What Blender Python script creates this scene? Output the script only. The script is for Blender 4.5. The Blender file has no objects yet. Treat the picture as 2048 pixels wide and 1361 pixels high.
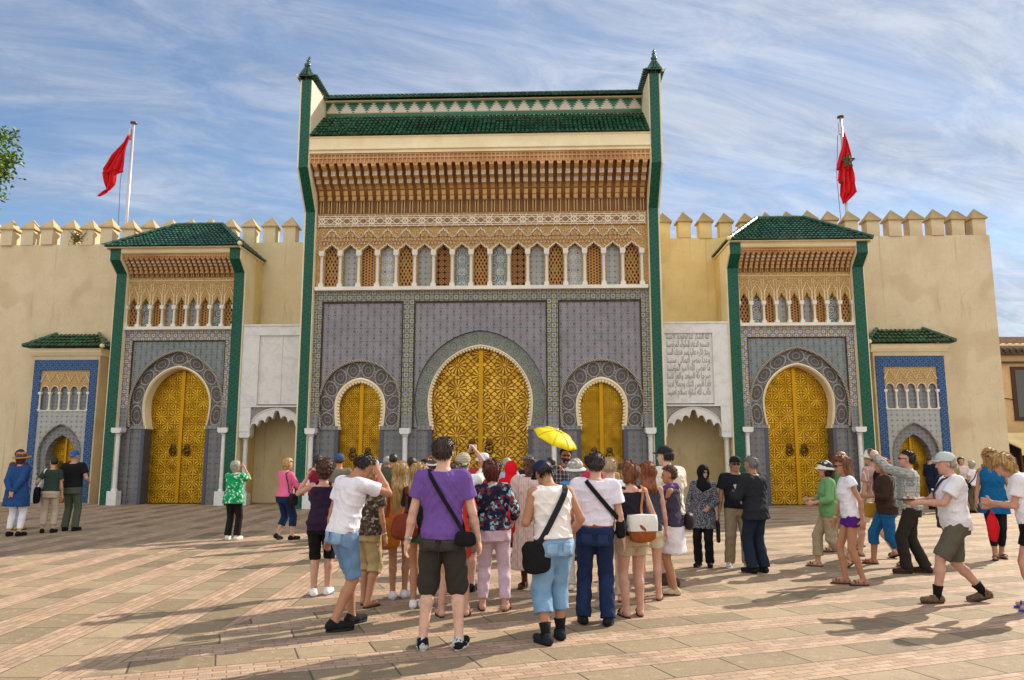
import bpy, bmesh, math, random
import numpy as np
from mathutils import Vector, Matrix
from mathutils.geometry import tessellate_polygon
R = math.radians
D = bpy.data
scene = bpy.context.scene
COL = scene.collection
random.seed(7)

# ---------------------------------------------------------------- camera
cd = D.cameras.new('camera'); cam = D.objects.new('camera', cd); COL.objects.link(cam)
cam.location = (2.05, 0, 1.70)
cam.rotation_euler = (R(98.5), 0, R(2.2))
cd.sensor_width = 36.0; cd.lens = 1550 / 2048 * 36; cd.clip_end = 2000; cd.clip_start = .1
scene.camera = cam

# ---------------------------------------------------------------- light
SUN_EL, SUN_AZ = R(33), math.atan2(.76, .65)      # azimuth measured from +Y towards +X
sun_dir = Vector((math.sin(SUN_AZ) * math.cos(SUN_EL), math.cos(SUN_AZ) * math.cos(SUN_EL), math.sin(SUN_EL)))
sl = D.lights.new('sun', 'SUN'); sl.energy = 4.1; sl.angle = R(.55); sl.color = (1, .89, .73)
so = D.objects.new('sun', sl); COL.objects.link(so)
so.rotation_euler = (-sun_dir).to_track_quat('-Z', 'Y').to_euler(); so.location = (20, 30, 30)
scene.view_settings.view_transform = 'Standard'; scene.view_settings.look = 'None'
scene.view_settings.exposure = .74; scene.view_settings.gamma = 1.0

# ---------------------------------------------------------------- node expressions
class X:
    """a scalar or vector socket with operators"""
    def __init__(s, nt, k): s.nt = nt; s.k = k
    def m(s, op, *a, clamp=False):
        n = s.nt.nodes.new('ShaderNodeMath'); n.operation = op; n.use_clamp = clamp
        for i, v in enumerate((s,) + a):
            if isinstance(v, X): s.nt.links.new(v.k, n.inputs[i])
            else: n.inputs[i].default_value = v
        return X(s.nt, n.outputs[0])
    def __add__(s, o): return s.m('ADD', o)
    def __sub__(s, o): return s.m('SUBTRACT', o)
    def __mul__(s, o): return s.m('MULTIPLY', o)
    def __truediv__(s, o): return s.m('DIVIDE', o)
    def fr(s): return s.m('FRACT')
    def fl(s): return s.m('FLOOR')
    def ab(s): return s.m('ABSOLUTE')
    def mn(s, o): return s.m('MINIMUM', o)
    def mx(s, o): return s.m('MAXIMUM', o)
    def lt(s, o): return s.m('LESS_THAN', o)
    def gt(s, o): return s.m('GREATER_THAN', o)
    def sn(s): return s.m('SINE')
    def inv(s): return s * -1.0 + 1.0
    def ss(s, a, b):
        n = s.nt.nodes.new('ShaderNodeMapRange'); n.interpolation_type = 'SMOOTHSTEP'
        s.nt.links.new(s.k, n.inputs[0]); n.inputs[1].default_value = a; n.inputs[2].default_value = b
        return X(s.nt, n.outputs[0])

def lin(c):
    if isinstance(c, str):
        c = [int(c[i:i + 2], 16) / 255 for i in (0, 2, 4)]
        c = [(v / 12.92 if v < .04045 else ((v + .055) / 1.055) ** 2.4) for v in c]
    return tuple(c)[:3] + (1,)

class Mat:
    def __init__(s, name, rough=.8, metal=0.0, spec=.3):
        s.mat = D.materials.new(name); s.mat.use_nodes = True
        s.nt = s.mat.node_tree; s.b = s.nt.nodes['Principled BSDF']
        s.b.inputs['Roughness'].default_value = rough; s.b.inputs['Metallic'].default_value = metal
        s.b.inputs['Specular IOR Level'].default_value = spec
        s._tc = s.nt.nodes.new('ShaderNodeTexCoord')
    def xyz(s, space='Object'):
        n = s.nt.nodes.new('ShaderNodeSeparateXYZ'); s.nt.links.new(s._tc.outputs[space], n.inputs[0])
        return [X(s.nt, o) for o in n.outputs]
    def vec(s, x, y, z=0.0):
        n = s.nt.nodes.new('ShaderNodeCombineXYZ')
        for i, v in enumerate((x, y, z)):
            if isinstance(v, X): s.nt.links.new(v.k, n.inputs[i])
            else: n.inputs[i].default_value = v
        return X(s.nt, n.outputs[0])
    def noise(s, scale=5, detail=3, rough=.55, v=None, dist=0.0, col=False):
        n = s.nt.nodes.new('ShaderNodeTexNoise'); n.inputs['Scale'].default_value = scale
        n.inputs['Detail'].default_value = detail; n.inputs['Roughness'].default_value = rough
        n.inputs['Distortion'].default_value = dist
        s.nt.links.new(v.k if v else s._tc.outputs['Object'], n.inputs['Vector'])
        return X(s.nt, n.outputs['Color' if col else 'Fac'])
    def vor(s, scale=5, v=None, out='Distance', feature='F1', rnd=1.0):
        n = s.nt.nodes.new('ShaderNodeTexVoronoi'); n.feature = feature
        n.inputs['Scale'].default_value = scale; n.inputs['Randomness'].default_value = rnd
        s.nt.links.new(v.k if v else s._tc.outputs['Object'], n.inputs['Vector'])
        return X(s.nt, n.outputs[out])
    def hash(s, v):
        n = s.nt.nodes.new('ShaderNodeTexWhiteNoise'); n.noise_dimensions = '3D'
        s.nt.links.new(v.k, n.inputs['Vector']); return X(s.nt, n.outputs['Value'])
    def mix(s, f, a, b, mode='MIX'):
        n = s.nt.nodes.new('ShaderNodeMix'); n.data_type = 'RGBA'; n.blend_type = mode
        for i, v in ((0, f), (6, a), (7, b)):
            if isinstance(v, X): s.nt.links.new(v.k, n.inputs[i])
            else: n.inputs[i].default_value = v if i == 0 else lin(v)
        return X(s.nt, n.outputs[2])
    def ramp(s, f, stops, interp='LINEAR'):
        n = s.nt.nodes.new('ShaderNodeValToRGB'); n.color_ramp.interpolation = interp
        e = n.color_ramp.elements
        while len(e) < len(stops): e.new(.5)
        for q, (p, c) in zip(e, stops): q.position = p; q.color = lin(c)
        s.nt.links.new(f.k, n.inputs[0]); return X(s.nt, n.outputs[0])
    def color(s, c):
        if isinstance(c, X): s.nt.links.new(c.k, s.b.inputs['Base Color'])
        else: s.b.inputs['Base Color'].default_value = lin(c)
        return s
    def rough(s, x): s.nt.links.new(x.k, s.b.inputs['Roughness']); return s
    def bump(s, h, strength=.5, dist=.01):
        n = s.nt.nodes.new('ShaderNodeBump'); n.inputs['Strength'].default_value = strength
        n.inputs['Distance'].default_value = dist; s.nt.links.new(h.k, n.inputs['Height'])
        s.nt.links.new(n.outputs[0], s.b.inputs['Normal']); return s

# ---------------------------------------------------------------- sky
w = D.worlds.new('World'); scene.world = w; w.use_nodes = True
nt = w.node_tree; bg = nt.nodes['Background']
sky = nt.nodes.new('ShaderNodeTexSky'); sky.sky_type = 'NISHITA'; sky.sun_disc = False
sky.sun_elevation = SUN_EL; sky.sun_rotation = SUN_AZ; sky.air_density = 1.0; sky.dust_density = .2; sky.ozone_density = 2.0
class WM(Mat):
    def __init__(s, nt): s.nt = nt; s._tc = nt.nodes.new('ShaderNodeTexCoord')
wm = WM(nt)
gx, gy, gz = wm.xyz('Generated')
den = gz.mx(0.0) + .22
px, py = gx / den, gy / den
rot = .35
qx = px * math.cos(rot) + py * math.sin(rot); qy = py * math.cos(rot) - px * math.sin(rot)
warp = wm.noise(1.1, 3, .5, wm.vec(px, py, 3.0))
n1 = wm.noise(2.0, 8, .62, wm.vec(qx * .55 + warp * .5, qy * 1.3, 0.0), dist=.25)
n2 = wm.noise(.75, 4, .5, wm.vec(px, py, 8.0))
n3 = wm.noise(6.0, 6, .7, wm.vec(qx * .6 + warp * .6, qy * 1.7, 5.0), dist=.5)
side = px.ss(-1.2, 2.2)                              # more veil towards the right of the place
cl = (n1 * .70 + n2 * .46 + n3 * .16 + side * .19).ss(.47, .88)
low = gz.ss(.0, .40).inv() * .22
cl = (cl + low).m('MINIMUM', 1.0)
cloudc = wm.mix(n3.ss(.3, .7), (2.5, 2.8, 3.4), (4.5, 4.65, 5.0))
hue = nt.nodes.new('ShaderNodeMix'); hue.data_type = 'RGBA'; hue.blend_type = 'MULTIPLY'; hue.inputs[0].default_value = 1
nt.links.new(sky.outputs[0], hue.inputs[6]); hue.inputs[7].default_value = (.78, .86, .92, 1)
back = gy.ss(.25, -.45)                              # bright cloud added out of view behind the viewer, fills the shaded fronts
X_ = wm.mix(back, cloudc, (9.4, 9.1, 8.7))
cl = (cl + back * .55).m('MINIMUM', 1.0)
skyc = wm.mix(cl * .85, X(nt, hue.outputs[2]), X_)
nt.links.new(skyc.k, bg.inputs[0]); bg.inputs[1].default_value = .10

# ---------------------------------------------------------------- mesh builder
class MB:
    def __init__(s): s.v = []; s.f = []; s.m = []; s.uv = []
    def poly(s, pts, mi=0, uv=None):
        b = len(s.v); s.v += [tuple(p) for p in pts]; s.f.append(tuple(range(b, b + len(pts)))); s.m.append(mi)
        s.uv.append(uv); return s
    def box(s, x0, x1, y0, y1, z0, z1, mi=0):
        b = len(s.v)
        s.v += [(x, y, z) for z in (z0, z1) for y in (y0, y1) for x in (x0, x1)]
        for q in ((0, 2, 3, 1), (4, 5, 7, 6), (0, 1, 5, 4), (2, 6, 7, 3), (0, 4, 6, 2), (1, 3, 7, 5)):
            s.f.append(tuple(b + i for i in q)); s.m.append(mi); s.uv.append(None)
        return s
    def prism(s, poly, a0, a1, axis='y', mi=0, back=True):
        """poly: 2d points; axis y: (x,z) between y a0..a1; axis x: (y,z); axis z: (x,y)"""
        def P(p, a): return {'y': (p[0], a, p[1]), 'x': (a, p[0], p[1]), 'z': (p[0], p[1], a)}[axis]
        tris = tessellate_polygon([[Vector((p[0], p[1], 0)) for p in poly]])
        for a in ((a0, a1) if back else (a0,)):
            b = len(s.v); s.v += [P(p, a) for p in poly]
            for t in tris: s.f.append(tuple(b + i for i in t)); s.m.append(mi); s.uv.append(None)
        if a0 != a1:
            n = len(poly)
            for i in range(n): s.poly([P(poly[i], a0), P(poly[(i + 1) % n], a0), P(poly[(i + 1) % n], a1), P(poly[i], a1)], mi)
        return s
    def strip(s, A, B, mi=0, closed=False, ulen=1.0):
        n = len(A); L = 0
        for i in range(n if closed else n - 1):
            j = (i + 1) % n; d = (Vector(A[j]) - Vector(A[i])).length
            s.poly([A[i], A[j], B[j], B[i]], mi, [(L * ulen, 0), ((L + d) * ulen, 0), ((L + d) * ulen, 1), (L * ulen, 1)]); L += d
        return s
    def lathe(s, prof, c=(0, 0, 0), n=16, mi=0, sx=1, sy=1, a0=0, a1=2 * math.pi):
        full = abs(a1 - a0 - 2 * math.pi) < 1e-6; b = len(s.v); k = n if full else n + 1
        for r, z in prof:
            for i in range(k):
                a = a0 + (a1 - a0) * i / n; s.v.append((c[0] + r * math.cos(a) * sx, c[1] + r * math.sin(a) * sy, c[2] + z))
        for j in range(len(prof) - 1):
            for i in range(n):
                i2 = (i + 1) % k; s.f.append((b + j * k + i, b + j * k + i2, b + (j + 1) * k + i2, b + (j + 1) * k + i)); s.m.append(mi); s.uv.append(None)
        return s
    def tube(s, pts, r, n=8, mi=0, flat=1.0):
        pts = [Vector(p) for p in pts]; b = len(s.v); N = len(pts); up = Vector((0, 0, 1))
        for i, p in enumerate(pts):
            t = (pts[min(i + 1, N - 1)] - pts[max(i - 1, 0)]).normalized()
            a = t.cross(up); a = a.normalized() if a.length > .05 else Vector((1, 0, 0)); c = a.cross(t).normalized()
            rr = r[i] if isinstance(r, (list, tuple)) else r
            for k in range(n):
                q = 2 * math.pi * k / n; s.v.append(tuple(p + a * math.cos(q) * rr * flat + c * math.sin(q) * rr))
        for i in range(N - 1):
            for k in range(n):
                k2 = (k + 1) % n; s.f.append((b + i * n + k, b + i * n + k2, b + (i + 1) * n + k2, b + (i + 1) * n + k)); s.m.append(mi); s.uv.append(None)
        for i in (0, N - 1): s.f.append(tuple(b + i * n + k for k in range(n))); s.m.append(mi); s.uv.append(None)
        return s
    def build(s, name, mats, parent=None, smooth=False, fix=True):
        o3 = parent.matrix_world.translation if parent else Vector((0, 0, 0))
        if parent is not None and 'org' in ORG.get(parent.name, {}): o3 = ORG[parent.name]['org']
        me = D.meshes.new(name); me.from_pydata([(v[0] - o3[0], v[1] - o3[1], v[2] - o3[2]) for v in s.v], [], s.f)
        for m in (mats if isinstance(mats, (list, tuple)) else [mats]): me.materials.append(m)
        me.polygons.foreach_set('material_index', s.m)
        if any(u for u in s.uv):
            l = me.uv_layers.new(name='UVMap'); i = 0
            for f, u in zip(s.f, s.uv):
                for k in range(len(f)): l.data[i].uv = u[k] if u else (0, 0); i += 1
        if fix:
            bm = bmesh.new(); bm.from_mesh(me); bmesh.ops.remove_doubles(bm, verts=bm.verts, dist=1e-5)
            bmesh.ops.recalc_face_normals(bm, faces=bm.faces); bm.to_mesh(me); bm.free()
        if smooth: me.polygons.foreach_set('use_smooth', [True] * len(me.polygons))
        o = D.objects.new(name, me); COL.objects.link(o)
        if parent: o.parent = parent
        ORG[o.name] = {'org': Vector(o3)}
        return o
ORG = {}
def tag(o, label=None, cat=None, group=None, kind=None):
    if label: o['label'] = label
    if cat: o['category'] = cat
    if group: o['group'] = group
    if kind: o['kind'] = kind
    return o
def thing(name, loc, label, cat, group=None):
    o = D.objects.new(name, None); COL.objects.link(o); o.location = loc; o.empty_display_size = .3
    ORG[o.name] = {'org': Vector(loc)}
    return tag(o, label, cat, group)
def dup(o, off, parent=None):
    c = o.copy(); COL.objects.link(c); c.parent = parent or o.parent; c.location = o.location + Vector(off)
    ORG[c.name] = {'org': ORG[o.name]['org'] + Vector(off)}
    for ch in list(o.children):
        d = ch.copy(); COL.objects.link(d); d.parent = c
    return c

# ---------------------------------------------------------------- materials
def plaster(name, c, c2, bump=.35, stain=None, rough=.9):
    m = Mat(name, rough); n = m.noise(.9, 6, .6); n2 = m.noise(14, 5, .65); n3 = m.noise(60, 3, .7)
    col = m.mix(n.ss(.35, .68), c, c2); col = m.mix(n2.ss(.5, .8) * .35, col, c2, 'MULTIPLY')
    n4 = m.noise(4.2, 8, .72); col = m.mix(n4.ss(.48, .66) * .45, col, c2); col = m.mix(n4.ss(.30, .42).inv() * .25, col, 'f0e2bc')
    if stain:
        x, y, z = m.xyz(); s = m.noise(2.2, 6, .7, m.vec(x * 2.2, y * 2.2, z * .35), dist=.4)
        col = m.mix(s.ss(.56, .78) * .55, col, stain)
        s2 = m.noise(1.0, 5, .6, m.vec(x * 5.0, y * 5.0, z * .18)); col = m.mix(s2.ss(.60, .74) * .40, col, stain)
        wv = m.noise(1.4, 4, .6, col=True); cr = m.vor(.55, m.vec(x + m.noise(1.7, 4) * .7, y, z + m.noise(2.3, 4) * .7), 'Distance', 'DISTANCE_TO_EDGE'); col = m.mix(cr.lt(.0035) * m.noise(.7, 2).gt(.58) * .3, col, stain)
        pt = m.noise(.45, 2); col = m.mix(pt.ss(.55, .60) * .18, col, c2, 'MULTIPLY')
        sp = m.vor(4.5); col = m.mix(sp.lt(.09) * n2.ss(.45, .6) * .55, col, stain)
    m.color(col); return m.bump(n2 * .7 + n3 * .5, bump, .012).mat
CREAM = plaster('cream_plaster', 'dacba6', 'd2c29a', .3, '9a8b6c')
CREAM2 = plaster('weathered_plaster', 'cfc0a0', 'c6b594', .5, '8c7f68')
TRIM = plaster('pale_trim', 'e8dbb8', 'dccdaa', .15)
BRIGHT = plaster('yellow_plaster', 'dfc990', 'd4bd85', .3, 'a98c50')
DARKP = plaster('dark_joint', '3a3228', '4a4032', .2)
REDP = plaster('red_brown_plaster', '7c2a2e', '6a2428', .3)

def marble():
    m = Mat('white_marble', .42, 0, .5); n = m.noise(2.5, 8, .65, dist=1.5); n2 = m.noise(9, 4, .6)
    x, y, z = m.xyz()
    col = m.mix(n.ss(.42, .66), 'd6d5d2', 'c6c6c6'); col = m.mix(n2.ss(.6, .75) * .3, col, 'a89f92')
    return m.color(col).bump(n2, .05, .004).mat
MARBLE = marble()
WHITE = plaster('white_stone', 'e2ded2', 'cfccc2', .12)

def star_d(x, y):
    return x.ab().mx(y.ab()).mn((x.ab() + y.ab()) * .7071)
def zellige(name, per, cols, rough=.30, w=.035, space='Object', rings=(.16, .30, .42), macro=0):
    """eight-fold star tile field: cols = (line, centre, ring, field, accent)"""
    m = Mat(name, rough, 0, .5)
    if space == 'UV': u, v, _ = m.xyz('UV')
    else: u, _, v = m.xyz()
    u = u * (1 / per) + .5; v = v * (1 / per)
    x = u.fr() - .5; y = v.fr() - .5; h = m.hash(m.vec(u.fl(), v.fl(), .5))
    d = star_d(x, y)
    x2 = (u + .5).fr() - .5; y2 = (v + .5).fr() - .5; d2 = star_d(x2, y2)
    row = (v.fl() * .5).fr()
    col = m.mix(d.lt(rings[1]), cols[3], cols[2])
    col = m.mix(d2.lt(.18), col, m.mix(h.gt(.5), cols[4], cols[2]))
    col = m.mix(d.lt(rings[0]), col, m.mix(row.gt(.2), cols[1], cols[4]))
    tv = m.hash(m.vec((u * 3).fl(), (v * 3).fl(), 4.0)); ln = (d - rings[0]).ab().mn((d - rings[1]).ab()).mn((d - rings[2]).ab()).mn((d2 - .18).ab())
    dg = ((x + y).ab()).mn((x - y).ab()); ln = ln.mn(dg + d.lt(rings[1]))
    lm = ln.ss(w * .6, w * 1.4).inv()
    col = m.mix(lm, col, cols[0])
    col = m.mix(tv.gt(.8) * .25, col, cols[0]); m.rough(tv * .35 + rough * .5)
    if macro:
        U, V = (u - .5) / macro, v / macro; a1 = (U + .5).fr() - .5; b1 = V.fr() - .5; r1 = (a1 * a1 + b1 * b1).m('SQRT'); a2 = U.fr() - .5; b2 = (V + .5).fr() - .5; r2 = (a2 * a2 + b2 * b2).m('SQRT')
        rr = r1.mn(r2); col = m.mix(((rr - .34).ab().lt(.035)).mx((rr - .18).ab().lt(.03)) * .45, col, cols[0]); col = m.mix(rr.lt(.10) * .6, col, cols[2])
        hv = m.hash(m.vec((U + .5).fl(), V.fl(), 9.0)); col = m.mix(hv * .22, col, cols[1])
    n = m.noise(1.3, 3); col = m.mix(n.ss(.4, .75) * .25, col, (.08, .08, .09))
    m.color(col); return m.bump(lm.inv() + m.noise(25, 2) * .3, .25, .006).mat
ZGREY = zellige('zellige_panel', .225, ('8f8a8e', '243850', '2e2d38', '464148', '66403a'), w=.04, macro=2)
ZSMALL = zellige('zellige_side_panel', .20, ('868e8e', '2f4548', '2b2f3c', '45464f', '3e5450'), macro=2)
ZFINE = zellige('zellige_fine', .15, ('8a8c8e', '2e3444', '3e424c', '585858', '4c4448'))
ZJAMB = zellige('zellige_jamb', .22, ('77787a', '363c4c', '404348', '525252', '6a4446'))
ZWHITE = zellige('zellige_lattice', .19, ('a8aaa5', '23252e', '30364a', '434856', '1c222c'), w=.05)
ZSTAR = zellige('zellige_star_panel', .44, ('b9c4bf', '2d7f6f', '243f5c', '2b3346', '8a7440'), w=.03)
ZMULTI = zellige('zellige_colour_panel', .30, ('c3c4bd', '8a3544', '3c6580', '5c6478', '9a8a48'), w=.04)
ZRING = zellige('zellige_ring', 1.0, ('72786e', '5a6040', '2a3234', '3d4542', '5e4030'), space='UV', w=.045)
ZMED = None
def medallion(name, ca, cb, cc):
    m = Mat(name, .4, 0, .4); u, v, _ = m.xyz('UV')
    x = u.fr() - .5; y = (v - .5) * 1.0
    r = (x * x + y * y).m('SQRT'); a = y.m('ARCTAN2', x)
    fil = (a * 12).sn() * .5 + .5; fil2 = (r * 70).sn() * .5 + .5
    n = m.noise(30, 4, .7, m.vec(u, v, 0.0))
    inside = r.lt(.40); rim = (r - .42).ab().lt(.03); rim2 = (r - .2).ab().lt(.02)
    vo = m.vor(9, m.vec(u, v * 1.0, 0.0), 'Distance', 'DISTANCE_TO_EDGE')
    out = m.mix(vo.lt(.05), m.mix(n.gt(.52), '23242a', cb), cc)
    inn = m.mix((fil * fil2 + n * .5).ss(.45, .8), ca, cb)
    col = m.mix(inside, out, inn); col = m.mix(rim, col, cc); col = m.mix(rim2 * .7, col, cc)
    return m.color(col).bump(n + fil * .4, .4, .01).mat
ZMED = medallion('medallion_tiles', '443c3a', '5f5753', '8e8c86')

def border(name, per, ya, bl, line, star):
    m = Mat(name, .32, 0, .5); u, _, v = m.xyz()
    u = u / per + .5; v = v / per; x = u.fr() - .5; y = v.fr() - .5
    chk = ((u.fl() + v.fl()) * .5).fr().gt(.25); d = star_d(x, y); sq = x.ab().mx(y.ab())
    A = m.mix(d.lt(.17), m.mix(d.lt(.36), bl, ya), m.mix(m.hash(m.vec(u.fl(), v.fl(), 1.0)).gt(.5), ya, star))
    B = m.mix(d.lt(.13), m.mix((d - .3).ab().lt(.07), bl, star), line)
    B = m.mix((d - .3).ab().lt(.06), m.mix(d.lt(.13), bl, star), line)
    col = m.mix(chk, A, B); col = m.mix(sq.gt(.44), col, '2b3040')
    n = m.noise(1.5, 3); col = m.mix(n.ss(.4, .75) * .2, col, (.08, .08, .08))
    return m.color(col).bump(sq.ss(.4, .48).inv(), .25, .005).mat
BORDER = border('yellow_blue_border', .165, '8c8348', '6f767a', 'a8a798', '384256')
BORDER2 = border('gold_blue_border', .135, 'b08a2a', '8d98b0', 'c3c8c6', '3c4f85')

def relief(name, per, a, b, c, rough=.22):
    m = Mat(name, rough, 0, .3); u, _, v = m.xyz(); u0, v0 = u / per, v / per
    x = u0.fr() - .5; y = v0.fr() - .5; d = star_d(x, y)
    sw = ((u0 * 6.283).sn() * (v0 * 12.566).sn() + (u0 * 18.85 + (v0 * 6.283).sn() * 2).sn() * .6)
    f = m.mix(sw.gt(.25), a, b); f = m.mix((d - .33).ab().lt(.035), f, c); f = m.mix(d.lt(.09), f, c)
    n = m.noise(3, 4); f = m.mix(n.ss(.45, .7) * .35, f, b)
    return m.color(f).bump(sw.ss(.0, .5) + d, .4, .008).mat
GREEN = relief('green_zellige', .30, '065240', '043d2e', '085c48', .42)
BLUE = relief('blue_zellige', .24, '24497a', '132c50', '4470a0', .35)
LILAC = Mat('lilac_tile_strip', .35, 0, .5).color('3f4354').mat

def gold(name, cw, ch, petals, dark, base, hi, grid=False, off=0.0, rr=.40, pin=.09):
    m = Mat(name, .36, .85, .5); u, _, v = m.xyz()
    def ros(ox, oz):
        a = ((u + ox) / cw + .5).fr() - .5; b = ((v + oz) / ch).fr() - .5
        x = a * cw; y = b * ch; r = (x * x + y * y).m('SQRT'); t = y.m('ARCTAN2', x)
        return x, y, r, t
    s = cw if grid else cw
    x1, y1, r1, t1 = ros(off, 0.0); x2, y2, r2, t2 = ros(off + cw / 2, ch / 2)
    near = r1.lt(r2)
    r = r1.mn(r2); t = t1 * near + t2 * near.inv()
    S = min(cw, ch) if grid else min(cw, ch) * .98
    rn = r / (S * rr)
    pet = (t * petals).m('COSINE')
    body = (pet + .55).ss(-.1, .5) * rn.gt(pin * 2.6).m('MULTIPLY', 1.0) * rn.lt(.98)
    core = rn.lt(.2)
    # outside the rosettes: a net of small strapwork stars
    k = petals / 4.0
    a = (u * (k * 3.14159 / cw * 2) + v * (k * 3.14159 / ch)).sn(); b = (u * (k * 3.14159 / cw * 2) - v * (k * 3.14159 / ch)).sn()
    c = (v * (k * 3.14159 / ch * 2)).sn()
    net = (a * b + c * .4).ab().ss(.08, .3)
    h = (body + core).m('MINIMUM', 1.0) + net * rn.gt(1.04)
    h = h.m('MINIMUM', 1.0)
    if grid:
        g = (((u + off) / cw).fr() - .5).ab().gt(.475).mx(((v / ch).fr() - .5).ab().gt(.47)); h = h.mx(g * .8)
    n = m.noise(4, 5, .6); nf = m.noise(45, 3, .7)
    col = m.mix(h * .9 + .0, dark, m.mix(n.ss(.35, .7), base, hi))  # groove shade put into the colour: low relief takes the dark tone
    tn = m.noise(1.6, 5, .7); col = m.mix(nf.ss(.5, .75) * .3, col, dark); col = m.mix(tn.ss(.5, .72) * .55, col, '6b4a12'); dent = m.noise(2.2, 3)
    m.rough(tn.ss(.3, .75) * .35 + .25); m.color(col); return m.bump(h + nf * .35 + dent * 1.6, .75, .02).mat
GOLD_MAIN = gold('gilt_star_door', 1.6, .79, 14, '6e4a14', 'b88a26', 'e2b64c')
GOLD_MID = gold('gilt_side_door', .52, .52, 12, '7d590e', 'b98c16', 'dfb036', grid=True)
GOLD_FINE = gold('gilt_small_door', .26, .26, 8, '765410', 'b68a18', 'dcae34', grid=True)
GOLD_BAR = Mat('gilt_bar', .35, .8).color('b08216').mat
BRONZE = Mat('dark_bronze', .45, .7).color('5a431f').mat

def rooft():
    m = Mat('green_glazed_tile', .16, 0, .65); n = m.noise(.9, 4); n2 = m.noise(9, 4, .7); h = m.vor(6.5, None, 'Color')
    sh = m.nt.nodes.new('ShaderNodeSeparateColor'); m.nt.links.new(h.k, sh.inputs[0]); hv = X(m.nt, sh.outputs[0])
    col = m.mix(hv, '052c22', '0f5638'); col = m.mix(n2.ss(.57, .68) * .75, col, '6e5638'); col = m.mix(hv.gt(.86) * .6, col, '2d6c4c'); col = m.mix(n.ss(.5, .7) * .3, col, '0a2f25')
    return m.color(col).rough(n2.ss(.4, .7) * .4 + .12).bump(n2, .15, .004).mat
ROOF = rooft()
def stucco(name, a, b, sc=16, line=None, bs=.8):
    m = Mat(name, .85); x, y, z = m.xyz(); v = m.vec(x, y * .3, z)
    e = m.vor(sc, v, 'Distance', 'DISTANCE_TO_EDGE', .55); n = m.noise(30, 4, .7); f = e.ss(.02, .16)
    w = ((x * sc * 3.1).sn() * (z * sc * 3.1).sn()).ss(-.3, .5)
    col = m.mix(f * .7 + w * .3, b, a); col = m.mix(n.ss(.5, .8) * .4, col, b)
    return m.color(col).bump(f + w * .6 + n * .3, bs, .02).mat
STUCCO = stucco('carved_stucco', 'd4b078', 'a4824f')
STUCCO2 = stucco('carved_cedar', 'c08d52', '6d4523', 22)
STUCCOL = stucco('pale_carved_stucco', 'd9b88c', '9c7448', 26, bs=.6)
CEDAR = plaster('cedar_bracket', 'd4ac74', 'b88f5c', .3)
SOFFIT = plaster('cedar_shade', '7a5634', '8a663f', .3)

def band():
    m = Mat('interlace_band', .8); u, _, v = m.xyz(); p = .577
    x = ((u / p).fr() - .5) * p; y = v - .0
    a = (x + y * .6).ab(); b = (x - y * .6).ab(); l = a.mn(b)
    fr = (y.ab() - .10).ab().mn((y.ab() - .17).ab()); zig = ((u / (p / 2)).fr() - .5).ab() * .26
    l2 = (y.ab() - zig - .0).ab(); d = star_d(x, y); l3 = (d - .07).ab()
    lm = (l.mn(fr).mn(l2).mn(l3)).ss(.008, .018).inv()
    e = m.vor(30, None, 'Distance', 'DISTANCE_TO_EDGE').ss(.02, .12)
    col = m.mix(lm, m.mix(e, '5d4530', '9a7650'), 'e0d6c2')
    return m.color(col).bump(lm, .6, .01).mat
BAND = band()
def lattice(name, per, kind, wood='c8945a', hole='2c1a10', glass=None):
    m = Mat(name, .8); u, _, v = m.xyz(); a = (u / per + v / (per * 1.9)); b = (u / per - v / (per * 1.9))
    if kind == 0: h = ((a.fr() - .5).ab().mx((b.fr() - .5).ab())).lt(.29)
    elif kind == 1:
        x = (u / per).fr() - .5; y = (v / per + ((u / per).fl() * .5).fr()).fr() - .5; h = star_d(x, y).lt(.24)
    else:
        x = (u / (per * 1.6)).fr() - .5; y = (v / (per * 1.6)).fr() - .5; d = star_d(x, y)
        h = ((d - .2).ab().lt(.07) * ((x + y).ab().mn((x - y).ab())).gt(.06)).mx(d.gt(.38))
    hc = hole
    if glass:
        hs = m.hash(m.vec(a.fl(), b.fl(), 2.0)); hc = m.mix(hs.gt(.86), hole, glass)
    n = m.noise(20, 3); col = m.mix(h, m.mix(n, wood, 'a87a48'), hc)
    return m.color(col).bump(h.inv(), .8, .03).mat
LAT = [lattice('diamond_lattice', .12, 0, glass='2f7a1c'), lattice('dotted_lattice', .10, 1), lattice('cross_lattice', .13, 2)]

MB_VER = 1
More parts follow.
